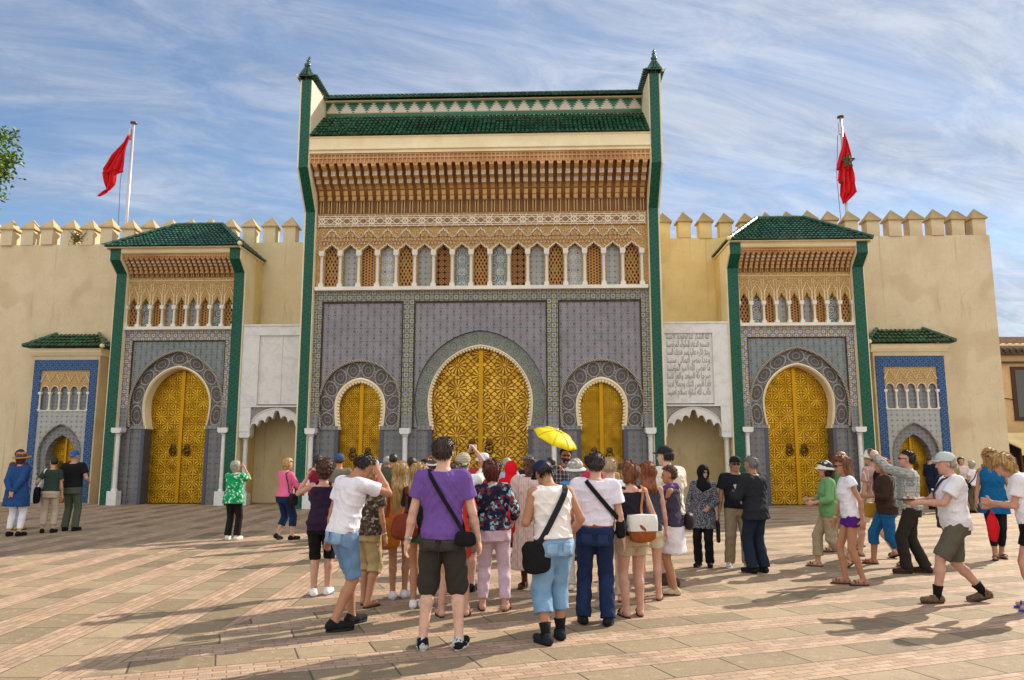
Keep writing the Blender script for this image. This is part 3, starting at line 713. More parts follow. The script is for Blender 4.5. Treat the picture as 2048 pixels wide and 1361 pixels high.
# ---------------------------------------------------------------- side gates
def side_gate(cx, label):
    Yf = 27.2; G = thing('side_gate', (cx, Yf, 0), label, 'gate', 'two side gates flanking the central gate')
    for s in (-1, 1):
        a, b = sorted((cx + s * 1.98, cx + s * 2.40)); t0, t1 = sorted((cx + s * 1.99, cx + s * 2.355))
        fin(G, a, b, t0, t1, [(27.0, 0), (27.0, 8.25), (26.5, 8.65), (26.5, 9.05)], 27.9, 9.05, s)
        MB().box(a, b, 27.9, 28.8, 0, 9.05).build('side_wall', BRIGHT if s * cx < 0 else CREAM, G)
    aO = arch(1.70, 3.45, 5.46, 2.72, 1.64, 18); rI = arch(1.24, 3.52, 4.92, 2.72, 1.14, 18); oI = arch(1.165, 3.5, 4.83, 2.72, 1.07, 18)
    MB().prism(panel_poly(cx - 1.72, cx + 1.72, 5.83, 2.72, aO, cx), Yf + .06, Yf + .06, back=False).build('zellige_panel', ZSMALL, G)
    mb = MB()
    for a, b, c, d in ((-1.72, 1.72, 5.79, 5.83), (-1.72, -1.68, 2.72, 5.79), (1.68, 1.72, 2.72, 5.79)): mb.box(cx + a, cx + b, Yf + .02, Yf + .059, c, d)
    mb.build('panel_frame', DARKP, G)
    mb = MB(); mb.box(cx - 1.98, cx + 1.98, Yf, Yf + .2, 5.832, 6.20)
    for a, b in ((-1.98, -1.722), (1.722, 1.98)): mb.box(cx + a, cx + b, Yf, Yf + .2, 3.4, 5.83)
    mb.build('tile_border', BORDER2, G)
    for a, b in ((-1.98, -1.722), (1.722, 1.98)): MB().box(cx + a, cx + b, Yf + .004, Yf + .2, 2.68, 3.398).build('tile_border_foot', ZFINE, G)
    arch_set(G, cx, Yf + .06, aO, rI, oI, ZMED, 1.10, 2.72, .78, 0, reveal=.5)
    Dg = thing('door_pair', (cx, Yf, 0), None, None); Dg.parent = G; Dg.location = (0, 0, 0)
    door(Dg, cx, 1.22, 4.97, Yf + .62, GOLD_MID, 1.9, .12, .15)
    for a, b in ((-1.98, -1.60), (1.60, 1.98)): MB().box(cx + a, cx + b, Yf + .10, Yf + .3, 0, 2.678).build('pier_panel', ZJAMB, G)
    MB().box(cx - 1.98, cx + 1.98, Yf + .80, Yf + .82, 0, 5.8).build('door_backing', DARKP, G)
    for s in (-1, 1): column('gate_column', cx + s * 1.90, Yf - .14, 0, 2.68, .08, .18, .48, G, MARBLE, .18)
    MB().box(cx - 1.98, cx + 1.98, 27.03, Yf + .2, 6.20, 6.31).build('marble_ledge', WHITE, G)
    K = [0, ZSTAR, 1, ZWHITE, 1, ZWHITE, 1, ZSTAR, 0]
    x0 = arcade(G, cx, 9, .44, Yf - .02, Yf + .16, 6.31, 7.10, 7.42, 8.14, 1.98, .042, K, .075)
    mb = MB()
    for i in range(9):
        a = x0 + i * .44; mb.tube([(a + .06, Yf - .03, 7.12), (a + .06, Yf - .03, 7.45), (a + .22, Yf - .03, 7.80), (a + .38, Yf - .03, 7.45), (a + .38, Yf - .03, 7.12)], .017, 4)
        mb.tube([(a + .04, Yf - .03, 7.15), (a + .04, Yf - .03, 7.90), (a + .40, Yf - .03, 7.90), (a + .40, Yf - .03, 7.15)], .014, 4)
    mb.tube([(cx - 1.96, Yf - .03, 8.02), (cx + 1.96, Yf - .03, 8.02)], .018, 4)
    mb.build('stucco_trim', TRIM, G)
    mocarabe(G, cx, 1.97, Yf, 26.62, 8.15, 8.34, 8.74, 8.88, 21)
    mb = MB(); mb.prism([(26.52, 8.885), (26.48, 8.93), (26.48, 9.05), (28.6, 9.05), (28.6, 8.885)], cx - 1.98, cx + 1.98, 'x'); mb.build('cornice', TRIM, G)
    # hipped roof
    e0, e1, ye, ze = cx - 2.44, cx + 2.44, 26.28, 9.08; r0, r1, yr, zr = cx - .84, cx + .84, 28.35, 10.45
    mb = MB(); sl = Vector((0, yr - ye, zr - ze)); L = sl.length; hip = (r0 - e0)
    tiles(mb, (e0, ye, ze), (1, 0, 0), sl.normalized(), e1 - e0, lambda s: (0, L * min(1, min(s, (e1 - e0) - s) / hip)), .142, r=.066, row=.24)
    for s, ex, rx in ((-1, e0, r0), (1, e1, r1)):
        d = Vector((rx - ex, 0, zr - ze)); Ls = d.length; W = 28.7 - ye
        tiles(mb, (ex, ye, ze), (0, 1, 0), d.normalized(), W, lambda t: (0, Ls * min(1, t / (yr - ye))), .142, r=.066, row=.24)
        ridge(mb, (ex, ye, ze + .08), (rx, yr, zr + .08), .075)
        mb.poly([(ex, ye, ze), (rx, yr, zr), (rx, 28.7, zr), (ex, 28.7, ze)])
    ridge(mb, (r0, yr, zr + .06), (r1, yr, zr + .06), .08); mb.poly([(e0, ye, ze), (e1, ye, ze), (r1, yr, zr), (r0, yr, zr)])
    mb.poly([(r0, yr, zr), (r1, yr, zr), (r1, 28.7, zr), (r0, 28.7, zr)])
    mb.build('tiled_roof', ROOF, G)
    mb = MB()
    for s in (-1, 1): mb.box(*sorted((cx + s * 2.405, cx + s * 2.44)), 26.3, 28.7, 9.0, 9.07)
    mb.box(cx - 2.41, cx + 2.41, 26.3, 28.69, 9.052, 9.075); mb.build('eave_board', TRIM, G)
    mb = MB(); s = 1 if cx < 0 else -1; mb.lathe([(0, -.06), (.075, -.05), (.08, .05), (0, .06)], (0, 0, 0), 12)
    mb.v = [(cx + s * 2.44 + v[0], 26.22 + v[2], 9.14 + v[1]) for v in mb.v]; mb.build('tile_end', TRIM, G, smooth=True)
side_gate(-11.03, 'side gate with gilded arched doors and hipped green roof, left of the central gate')
side_gate(10.98, 'side gate with gilded arched doors and hipped green roof, right of the central gate')

# ---------------------------------------------------------------- small blue gates
def blue_gate(cx, label):
    Yf = 28.1; G = thing('small_gate', (cx, Yf, 0), label, 'gate', 'two small blue framed gates at the ends')
    z = 5.25
    MB().box(cx - 1.27, cx + 1.27, Yf + .02, 28.72, 4.862, z + .15).build('surround', CREAM2, G)
    for s in (-1, 1): MB().box(*sorted((cx + s * .94, cx + s * 1.27)), Yf + .02, 28.72, 0, 4.861).build('surround', CREAM2, G)
    for a, b, c, d in ((-1.21, 1.21, 4.86, z), (-1.21, -.93, 0, 4.858), (.93, 1.21, 0, 4.858)):
        MB().box(cx + a, cx + b, Yf - .01, Yf + .019, c, d).build('blue_border', BLUE, G)
    A = arch(.80, 1.75, 2.86, 1.2, .76, 14); O = arch(.56, 1.65, 2.46, 1.2, .52, 14)
    pl = [(cx - .93, 0), (cx - .93, 3.33), (cx + .93, 3.33), (cx + .93, 0), (cx + .76, 0)] + [(cx + x, z_) for x, z_ in full(A)[::-1]] + [(cx - .76, 0)]
    MB().prism(pl, Yf + .012, Yf + .2).build('tile_field', ZWHITE, G)
    fa = [(-.76, 0)] + full(A) + [(.76, 0)]; fo = [(-.50, 0)] + full(O) + [(.50, 0)]
    mb = MB(); mb.strip(at(fa, Yf + .1, cx), at(fo, Yf + .12, cx)); mb.strip(at(fo, Yf + .12, cx), at(fo, Yf + .5, cx)); mb.build('arch_band', ZFINE, G)
    mb = MB(); P = [Vector(p) for p in at(full(A), Yf, cx)]
    for i in range(len(P) - 1):
        mb.tube([tuple(P[i].lerp(P[i + 1], t)) for t in (0, .25, .5, .75, 1)], [.012, .034, .012, .034, .012], 6)
    mb.build('scalloped_trim', ROPE, G)
    Dg = thing('door_pair', (cx, Yf, 0), None, None); Dg.parent = G; Dg.location = (0, 0, 0)
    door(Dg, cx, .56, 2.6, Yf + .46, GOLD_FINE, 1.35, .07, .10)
    MB().box(cx - .93, cx + .93, Yf - .015, Yf + .2, 3.33, 3.37).build('marble_ledge', WHITE, G)
    MB().box(cx - .93, cx + .93, Yf + .13, Yf + .15, 3.37, 4.86).build('tile_back', ZFINE, G)
    p = 1.86 / 5; poly = [(cx - .93, 4.86), (cx - .93, 4.05)]
    for i in range(5):
        a = cx - .93 + i * p; poly += [(a + p * .08, 4.02)] + [(a + p / 2 - math.cos(t) * p * .40, 4.08 + math.sin(t) * p * .5) for t in [math.pi * k / 8 for k in range(9)]] + [(a + p * .92, 4.02)]
    poly += [(cx + .93, 4.05), (cx + .93, 4.86)]
    MB().prism(poly, Yf + .03, Yf + .13).build('stucco_screen', STUCCO, G)
    mb = MB()
    for i in range(5):
        a = cx - .93 + i * p; mb.tube([(a + p / 2 - math.cos(t) * p * .42, Yf + .02, 4.08 + math.sin(t) * p * .52) for t in [math.pi * k / 10 for k in range(11)]], .015, 4)
    pts = []
    for i in range(5): pts += [(cx - .93 + i * p, Yf + .015, 4.42), (cx - .93 + (i + .5) * p, Yf + .015, 4.76)]
    mb.tube(pts + [(cx + .93, Yf + .015, 4.42)], .022, 4); mb.build('stucco_trim', WHITE, G)
    c0 = column('arcade_column', cx - .93 + .02, Yf + .03, 3.37, 4.05, .035, .09, .03, G, WHITE, .055)
    for i in range(1, 6): dup(c0, (i * p - (.04 if i == 5 else 0.02 * 0), 0, 0))
    mb = MB(); mb.prism([(Yf - .02, z + .15), (Yf - .12, z + .28), (Yf - .12, z + .42), (28.68, z + .42), (28.68, z + .15)], cx - 1.36, cx + 1.36, 'x'); mb.build('cornice', TRIM, G)
    e0, e1, ye, ze = cx - 1.52, cx + 1.52, Yf - .28, z + .45; yr, zr = 28.68, z + 1.02; r0, r1 = cx - .82, cx + .82
    mb = MB(); sl = Vector((0, yr - ye, zr - ze)); L = sl.length; hip = r0 - e0
    tiles(mb, (e0, ye, ze), (1, 0, 0), sl.normalized(), e1 - e0, lambda s: (0, L * min(1, min(s, (e1 - e0) - s) / hip)), .16, r=.075, row=.26)
    for s, ex, rx in ((-1, e0, r0), (1, e1, r1)):
        d = Vector((rx - ex, 0, zr - ze)); Ls = d.length
        tiles(mb, (ex, ye, ze), (0, 1, 0), d.normalized(), yr - ye, lambda t: (0, Ls * min(1, t / (yr - ye))), .16, r=.075, row=.26)
        ridge(mb, (ex, ye, ze + .07), (rx, yr, zr + .07), .075); mb.poly([(ex, ye, ze), (rx, yr, zr), (ex, yr, ze)])
    mb.poly([(e0, ye, ze), (e1, ye, ze), (r1, yr, zr), (r0, yr, zr)]); mb.build('tiled_roof', ROOF, G)
    mb = MB(); s = 1 if cx < 0 else -1; mb.lathe([(0, -.06), (.075, -.05), (.08, .05), (0, .06)], (0, 0, 0), 12)
    mb.v = [(cx + s * 1.5 + v[0], ye - .03 + v[2], ze + .03 + v[1]) for v in mb.v]; mb.build('tile_end', TRIM, G, smooth=True)
blue_gate(-15.69, 'small blue tiled gate with green roof on the far left of the wall')
blue_gate(15.22, 'small blue tiled gate with green roof on the far right of the wall')

# ---------------------------------------------------------------- crenellated wall
def curtain(x0, x1, merl, label, mat, ret=False):
    G = thing('rampart_wall', ((x0 + x1) / 2, 28.7, 0), label, 'wall', 'stretches of crenellated rampart wall')
    zt = 9.86; poly = [(x0, 0), (x0, zt), (x1, zt), (x1, 0)]
    MB().box(x0, x1, 28.7, 30.0, 0, zt).build('wall_body', mat, G)
    if ret: MB().box(x1 - 1.3, x1, 30.0, 60, 0, zt).build('wall_return', mat, G)
    first = None
    for x in merl:
        mb = MB(); mb.box(x - .235, x + .235, 28.705, 29.2, zt, zt + .62)
        b = MB(); b.prism([(x - .305, 28.64), (x + .305, 28.64), (x + .305, 29.27), (x - .305, 29.27)], zt + .62, zt + .67, 'z')
        q = [(x - .305, 28.64, zt + .67), (x + .305, 28.64, zt + .67), (x + .305, 29.27, zt + .67), (x - .305, 29.27, zt + .67)]; t = (x, 28.98, zt + 1.10)
        for i in range(4): b.poly([q[i], q[(i + 1) % 4], t])
        if first is None:
            first = mb.build('merlon', mat, G); b.build('merlon_cap', MERL, first); fx = x
        else: dup(first, (x - fx, 0, random.uniform(-.03, .02))).rotation_euler = (0, 0, random.uniform(-.02, .02))
    return G
MERL = plaster('merlon_cap_plaster', 'c3ab80', 'a38d66', .5, '6f6450')
L_ = [-7.68 - .7975 * i for i in range(7)]; LL = [-7.68 - .7975 * i for i in range(7, 19)]
R_ = [6.72 + .783 * i for i in range(8)]; RR = [6.72 + .783 * i for i in range(8, 16)]
curtain(-13.0, -5.9, L_, 'crenellated cream wall between the left side gate and the central gate', CREAM)
curtain(-24.0, -13.002, LL, 'long crenellated weathered wall with stains left of the left side gate', CREAM2)
curtain(5.9, 12.9, R_, 'crenellated yellow wall between the central gate and the right side gate', BRIGHT)
curtain(12.902, 18.78, RR, 'crenellated pale wall ending at a corner right of the right side gate', CREAM2, True)
mb = MB(); mb.box(18.1, 18.64, 29.7, 30.25, 9.86, 10.7); 
q = [(18.03, 29.62, 10.7), (18.72, 29.62, 10.7), (18.72, 30.34, 10.7), (18.03, 30.34, 10.7)]
for i in range(4): mb.poly([q[i], q[(i + 1) % 4], (18.37, 29.98, 11.2)])
tag(mb.build('red_merlon', REDP), 'dark red merlon behind the last pale merlon at the right wall corner', 'merlon')
# dry plant growing on the left merlons
mb = MB()
wl = plaster('weed_stem', '5d5630', '4a4426')
for i in range(8): mb.tube([(-16.05, 28.7, 9.95), (-16.05 + random.gauss(0, .25), 28.6, 10.1 + random.uniform(-.3, .4))], .012, 4)
for i in range(300):
    c = Vector((-16.05 + random.gauss(0, .16), 28.65 + random.uniform(-.1, .3), 10.12 + random.gauss(0, .14))); a = Vector((random.gauss(0, 1), random.gauss(0, 1), random.gauss(0, 1))).normalized() * .05
    b = a.cross(Vector((random.random(), random.random(), random.random()))).normalized() * .02; mb.poly([c - a, c + b, c + a, c - b])
DRY = Mat('dry_leaf', .9).color('6f6a2c').mat
tag(mb.build('wall_weed', DRY, fix=False), 'dry brownish weed growing on a merlon of the long left wall', 'plant')

# ---------------------------------------------------------------- marble niches
def arabic(parent, x0, x1, zt, zb, y):
    lines = LINES; n = len(lines); h = (zt - zb) / n
    for i, s in enumerate(lines):
        c = D.curves.new('verse', 'FONT'); c.body = s; c.size = h * 1.0; c.align_x = 'LEFT'; c.extrude = .004; c.offset = .001
        o = D.objects.new('inscription_line', c); COL.objects.link(o); bpy.context.view_layer.update()
        me = D.meshes.new_from_object(o.evaluated_get(bpy.context.evaluated_depsgraph_get())); D.objects.remove(o)
        me.materials.clear(); me.materials.append(INK)
        xs = [v.co.x for v in me.vertices]
        if not xs: continue
        ys = [v.co.y for v in me.vertices]
        mx0, mx1 = min(xs), max(xs); k = (x1 - x0) / (mx1 - mx0); zc = zt - h * (i + .62)
        for v in me.vertices: v.co = ((v.co.x - mx0) * k + x0 - parent.location.x, y - v.co.z - parent.location.y, zc + (v.co.y) * 1.15)
        o = D.objects.new('inscription_line', me); COL.objects.link(o); o.parent = parent; ORG[o.name] = {'org': parent.location.copy()}
INK = Mat('carved_black_letters', .7).color('8a8783').mat
def niche(sx, label):
    """sx = -1 left, 1 right. spans from the central gate to the side gate"""
    xi, xo = sx * 6.07, sx * 8.62; a, b = sorted((xi, xo)); cx = (a + b) / 2; Yf = 27.04
    G = thing('marble_niche', (cx, Yf, 0), label, 'wall panel', 'two marble framed niches')
    pin, pout = sx * 6.36, sx * 8.22; p0, p1 = sorted((pin, sx * 8.02)); q0, q1 = sorted((pin, pout))
    mb = MB(); mb.box(a, b, Yf, 28.69, 5.96, 6.30); mb.box(a - .0, b, Yf - .03, 28.69, 6.30, 6.36)
    mb.box(*sorted((xi, pin)), Yf, Yf + .3, 3.46, 5.958); mb.box(*sorted((sx * 8.02, xo)), Yf, Yf + .3, 3.46, 5.958)
    mb.build('marble_frame', MARBLE, G)
    mb = MB(); m_ = (p0 + p1) / 2
    mb.box(p0, m_ - .004, Yf + .07, Yf + .3, 3.50, 5.958); mb.box(m_ + .004, p1, Yf + .07, Yf + .3, 3.50, 5.958); mb.build('marble_slab', MARBLE, G)
    mb = MB(); mb.box(a, b, Yf - .012, Yf + .3, 3.40, 3.458); mb.build('marble_moulding', MARBLE, G)
    # piers
    for u_ in ((xi, pin), (pout, xo)): MB().box(*sorted(u_), Yf, Yf + .45, 2.55, 3.399).build('pier', MARBLE, G)
    # lobed arch
    W = (q1 - q0) / 2; c = (q0 + q1) / 2; pts = []
    lobes = 7
    for i in range(-3, 4):
        u = i / 3.5 * W; zb = 3.16 - abs(i) * .13 - (.0 if i else -.02); rw = W / 7 * .78
        seq = [math.pi - math.pi * k / 8 for k in range(9)]
        for t in seq: pts.append((c + u + math.cos(t) * rw, zb + math.sin(t) * (rw * (1.0 if i else 1.5)) - .05))
    poly = [(q0, 2.60)] + pts + [(q1, 2.60), (q1, 3.0), ]
    top = [(c + math.cos(t) * W * 1.02, 2.62 + math.sin(t) * .74) for t in [math.pi * k / 24 for k in range(1, 24)]]
    MB().prism([(q0, 2.62)] + pts + [(q1, 2.62)] + top, Yf + .03, Yf + .26).build('lobed_arch', MARBLE, G)
    sp = [(q0, 2.62), (q0, 3.398), (q1, 3.398), (q1, 2.62)] + top
    MB().prism(sp, Yf + .10, Yf + .2, back=False).build('carved_spandrel', STUCCOG, G)
    mb = MB(); mb.tube([(x, Yf + .02, z + .0) for x, z in top[2:-2]], .02, 5); mb.build('arch_beading', WHITE, G)
    for x in (sx * 8.42, sx * 6.22): column('niche_column', x, Yf + .22, 0, 2.55, .085, .22, .40, G, MARBLE, .20 if x * sx > 7 else .15)
    MB().box(a, b, 28.66, 28.69, 0, 6).build('back_wall', CREAM, G)
    MB().box(*sorted((xi, xi + sx * .02)), Yf + .46, 28.66, 0, 6).build('cheek', CREAM, G)
    if sx > 0: arabic(G, p0 + .07, p1 - .10, 5.93, 3.70, Yf + .066)
STUCCOG = stucco('grey_carved_marble', 'b4b2ae', '7d7b78', 30, bs=.4)
LINES = ['لله الشكر عنا لوفودنا الأمينا', 'فتسمع الدعاء للملوك المرتضينا', 'وعلا قدره عاليا بسر هديك السنا', 'وعدا بنصر أعمالي سنينا',
         'ما تفضي الله لأمير المؤمنينا', 'صرحا به السعد والعز للبنا', 'فإذا أقبس الثناء وجمالا لدينا', 'طاب لله ثناؤه بسلام آمنينا']
def shape(s):
    T = {}; c = 0xFE80
    for ch, n in zip('ءآأؤإئابةتثجحخدذرزسشصضطظعغفقكلمنهوىي', (1, 2, 2, 2, 2, 4, 2, 4, 2, 4, 4, 4, 4, 4, 2, 2, 2, 2, 4, 4, 4, 4, 4, 4, 4, 4, 4, 4, 4, 4, 4, 4, 4, 2, 2, 4)):
        T[ch] = (c, n); c += n
    out = []; i = 0; join = False
    while i < len(s):
        ch = s[i]
        if ch not in T: out.append(ch); join = False; i += 1; continue
        if ch == 'ل' and i + 1 < len(s) and s[i + 1] in 'اأ':
            out.append(chr({'ا': 0xFEFB, 'أ': 0xFEF7}[s[i + 1]] + (1 if join else 0))); join = False; i += 2; continue
        c, n = T[ch]; nx = i + 1 < len(s) and s[i + 1] in T and T[s[i + 1]][1] > 1
        if n == 4:
            out.append(chr(c + ((3 if join else 2) if nx else (1 if join else 0)))); join = nx
        else: out.append(chr(c + (1 if join and n > 1 else 0))); join = False
        i += 1
    return ''.join(out[::-1])
LINES = [shape(t) for t in LINES]
niche(-1, 'marble framed niche with blank slab above its lobed arch, left of the central gate')
niche(1, 'marble framed niche with eight lines of Arabic script, right of the central gate')

# ---------------------------------------------------------------- flags
POLE = Mat('pale_metal_pole', .4, .3).color('b9b6bd').mat
FLAGM = Mat('red_flag_cloth', .7, 0, .2).color('c3141f').mat
STARM = Mat('green_flag_star', .7).color('1d5a3a').mat
def pole(x, y, z0, z1, label):
    G = thing('flagpole', (x, y, 0), label, 'flagpole', 'two flagpoles behind the rampart')
    MB().tube([(x, y, z0), (x, y, z1)], [.078, .055], 12).build('pole', POLE, G, smooth=True)
    MB().lathe([(0, z1 + .0), (.14, z1 + .01), (.14, z1 + .06), (0, z1 + .10)], (x, y, 0), 14).build('pole_cap', BRONZE, G)
    MB().box(x - .13, x - .06, y - .1, y, z1 - .75, z1 - .25).build('pulley', POLE, G)
    MB().tube([(x - .2, y - .08, z1 - .8), (x - .35, y - .08, z1 - 2.6), (x - .22, y - .06, z0 + 1)], .012, 4).build('halyard', BRONZE, G)
pole(-15.45, 31, 8, 15.85, 'pale metal flagpole rising behind the left side gate roof')
pole(14.53, 31, 8, 15.6, 'pale metal flagpole rising behind the right side gate roof')
def cloth_flag(name, rows, y, label, depth=.12, star=None):
    """rows: list of (z, x_left, x_right); folded hanging cloth with real pleats and thickness"""
    mb = MB(); n = 18; g = []
    for j in range(len(rows) * 4 - 3):
        t = j / 4; i = min(int(t), len(rows) - 2); f = t - i
        z = rows[i][0] * (1 - f) + rows[i + 1][0] * f; a = rows[i][1] * (1 - f) + rows[i + 1][1] * f; b = rows[i][2] * (1 - f) + rows[i + 1][2] * f
        g.append([(a + (b - a) * k / n, y + math.sin(k * 1.25 + j * .22) * depth * min(1, (b - a) * 1.2) + math.sin(k * .5 + j * .5) * .05, z + math.sin(k * .9 + j) * .015) for k in range(n + 1)])
    for j in range(len(g) - 1):
        for k in range(n): mb.poly([g[j][k], g[j][k + 1], g[j + 1][k + 1], g[j + 1][k]])
    o = mb.build(name, FLAGM, None, smooth=True); md = o.modifiers.new('thick', 'SOLIDIFY'); md.thickness = .012
    tag(o, label, 'flag'); return o
cloth_flag('flag', [(15.30, -15.56, -15.50), (14.7, -15.95, -15.60), (14.3, -16.25, -15.63), (13.75, -16.56, -15.70), (13.62, -16.54, -15.68), (13.58, -16.52, -15.98), (13.1, -16.40, -16.0), (12.85, -16.36, -16.15), (12.72, -16.52, -16.25), (12.58, -16.72, -16.60)], 30.85, 'plain red flag blowing out to the left from the left flagpole')
f2 = cloth_flag('flag', [(14.85, 14.56, 14.62), (14.3, 14.48, 14.70), (13.8, 14.30, 14.80), (13.3, 14.16, 14.84), (13.25, 14.26, 14.86), (12.75, 14.12, 14.92), (12.7, 14.26, 14.92), (12.3, 14.26, 14.90), (12.2, 14.24, 14.78), (11.85, 14.32, 14.45)], 30.85, 'red flag with green star hanging limp against the right flagpole')
mb = MB(); C5 = [(14.60 + .27 * math.sin(2 * math.pi * k / 5), 30.68, 13.60 + .30 * math.cos(2 * math.pi * k / 5)) for k in range(5)]
for k in range(5): mb.tube([C5[k], C5[(k + 2) % 5]], .032, 4)
o = mb.build('star_emblem', STARM, None); o.parent = f2

# ---------------------------------------------------------------- neighbouring building, stall awning, tree
def townhouse():
    G = thing('townhouse', (24.5, 34, 0), 'cream townhouse with brick upper storey behind the right wall corner', 'building')
    x0, x1, y0 = 21.2, 32, 34.5
    MB().box(x0, x1, y0, 44, 0, 6.05).build('wall', plaster('house_plaster', 'd2b184', 'c09e70', .4, '8d7351'), G)
    BR = Mat('house_brick', .9); n = BR.nt.nodes.new('ShaderNodeTexBrick'); n.inputs['Scale'].default_value = 5
    n.inputs['Color1'].default_value = lin('8f7360'); n.inputs['Color2'].default_value = lin('7a6253'); n.inputs['Mortar'].default_value = lin('9c8b78')
    BR._tc.outputs; BR.nt.links.new(BR.vec(*(lambda q: (q[0], q[2], 0.0))(BR.xyz())).k, n.inputs['Vector']); BR.nt.links.new(n.outputs[0], BR.b.inputs['Base Color'])
    MB().box(x0 + .15, x1, y0 + 2.5, 44, 6.05, 7.25).build('upper_wall', BR.mat, G)
    mb = MB(); mb.box(x0 - .15, x1, y0 - .25, y0 + .3, 6.05, 6.16); mb.box(x0 - .15, x1, y0 - .2, y0, 5.7, 5.77)
    for i in range(40): mb.tube([(x0 + i * .26, y0 - .34, 6.22), (x0 + i * .26, y0 + .4, 6.40)], .09, 8)
    mb.build('eave_tiles', plaster('grey_tile', '4c4238', '6e5c48'), G)
    mb = MB()
    for i in range(36): mb.lathe([(.05, 0), (.13, .02), (.13, .1), (.05, .13)], (x0 + i * .29, y0 + .1, 6.46), 8)
    mb.build('parapet_blocks', TRIM, G)
    wn = MB().box(22.5, 24.0, y0 - .06, y0 + .2, 3.2, 5.55).build('window', Mat('brown_window_frame', .6).color('4a2c1c').mat, G)
    MB().box(22.66, 23.84, y0 - .075, y0 - .061, 3.35, 5.4).build('pane', Mat('window_glass', .1, 0, .6).color('3c3f36').mat, wn)
    MB().box(x0 - .1, x1, y0 - .9, y0, 2.35, 2.6).build('canopy', plaster('shop_board', '6a4a36', '4d3527'), G)
    MB().box(x0 + .4, 24, y0 - .03, y0 + .1, 0, 2.3).build('shop_opening', Mat('shop_dark', .9).color('2c211b').mat, G)
    MB().tube([(x0 + .1, y0 - .06, 4.5), (21.9, y0 - .08, 4.2), (22.6, y0 - .06, 4.1)], .02, 5).build('cable', BRONZE, G)
townhouse()
A_ = thing('market_awning', (21.6, 31.4, 0), 'cream fabric awning of a stall at the right edge beside the wall corner', 'awning')
mb = MB(); mb.prism([(30.2, 1.95), (30.2, 2.0), (32.2, 2.62), (32.2, 2.55)], 20.1, 25.5, 'x')
for i in range(18): mb.box(20.1 + i * .3, 20.1 + i * .3 + .28, 30.19, 30.21, 1.72, 1.97)
mb.build('canopy', plaster('awning_cloth', 'e3cf9f', 'cdb885', .1), A_)
for x in (20.2, 25.3): MB().tube([(x, 30.4, 0), (x, 30.4, 2.0)], .035, 8).build('awning_post', BRONZE, A_)
MB().box(20.6, 25.0, 31.2, 32.0, .0, .85).build('counter', plaster('dark_counter', '3d3028', '2d241f'), A_)

def tree():
    X0, Y0 = -13.55, 18.5; G = thing('tree', (X0, Y0, 0), 'leafy green tree whose crown edge shows at the left border', 'tree')
    rnd = random.Random(4); mb = MB()
    mb.tube([(X0, Y0, 0), (X0 + .1, Y0, 2.2), (X0 - .1, Y0 + .1, 4.5), (X0, Y0, 8.6)], [.28, .22, .18, .07], 10)
    tips = []
    for i in range(20):
        z = rnd.uniform(5.5, 8.0); a = rnd.uniform(1.2, 5.1); L = rnd.uniform(1.2, 2.2); e = Vector((X0 + math.cos(a) * L, Y0 + math.sin(a) * L, z + rnd.uniform(.9, 1.7)))
        mb.tube([(X0, Y0, z), (X0 + math.cos(a) * L * .5, Y0 + math.sin(a) * L * .5, z + .5), e], [.07, .045, .015], 5); tips.append(e)
    for (dx, z) in ((2.05, 9.15), (1.75, 9.75), (1.65, 9.95), (1.8, 8.85), (1.55, 8.30), (1.85, 9.4), (1.6, 8.95)):
        e = Vector((X0 + dx, Y0 + rnd.uniform(-.2, .2), z)); mb.tube([(X0, Y0, z - 1.2), (X0 + dx * .5, Y0, z - .5), e], [.06, .04, .012], 5); tips += [e, e - Vector((.4, 0, .1)), e - Vector((.8, 0, .15))]
    mb.build('trunk', plaster('bark', '5c4a38', '47392b'), G)
    LEAF = Mat('leaf', .5, 0, .3); h = LEAF.hash(LEAF.vec(*[c.fl() for c in [q * 9 for q in LEAF.xyz()]]))
    LEAF.color(LEAF.mix(h, '345a14', '6c8a1c')); LEAF.b.inputs['Transmission Weight'].default_value = 0
    lb = MB()
    for ti, t in enumerate(tips):
        for i in range(300 if ti < 20 else 105):
            sp_ = 1.5 if ti < 20 else 1; c = t + Vector((rnd.gauss(0, .13) * sp_, rnd.gauss(0, .18) * sp_, rnd.gauss(0, .12) * sp_))
            d = Vector((rnd.gauss(0, 1), rnd.gauss(0, 1), rnd.gauss(0, .8) - .3)).normalized(); s = d.cross(Vector((rnd.gauss(0, 1), rnd.gauss(0, 1), rnd.gauss(0, 1)))).normalized()
            l = rnd.uniform(.05, .085); lb.poly([c - d * l, c + s * l * .45, c + d * l, c - s * l * .45])
    lb.build('crown', LEAF.mat, G, fix=False)
tree()
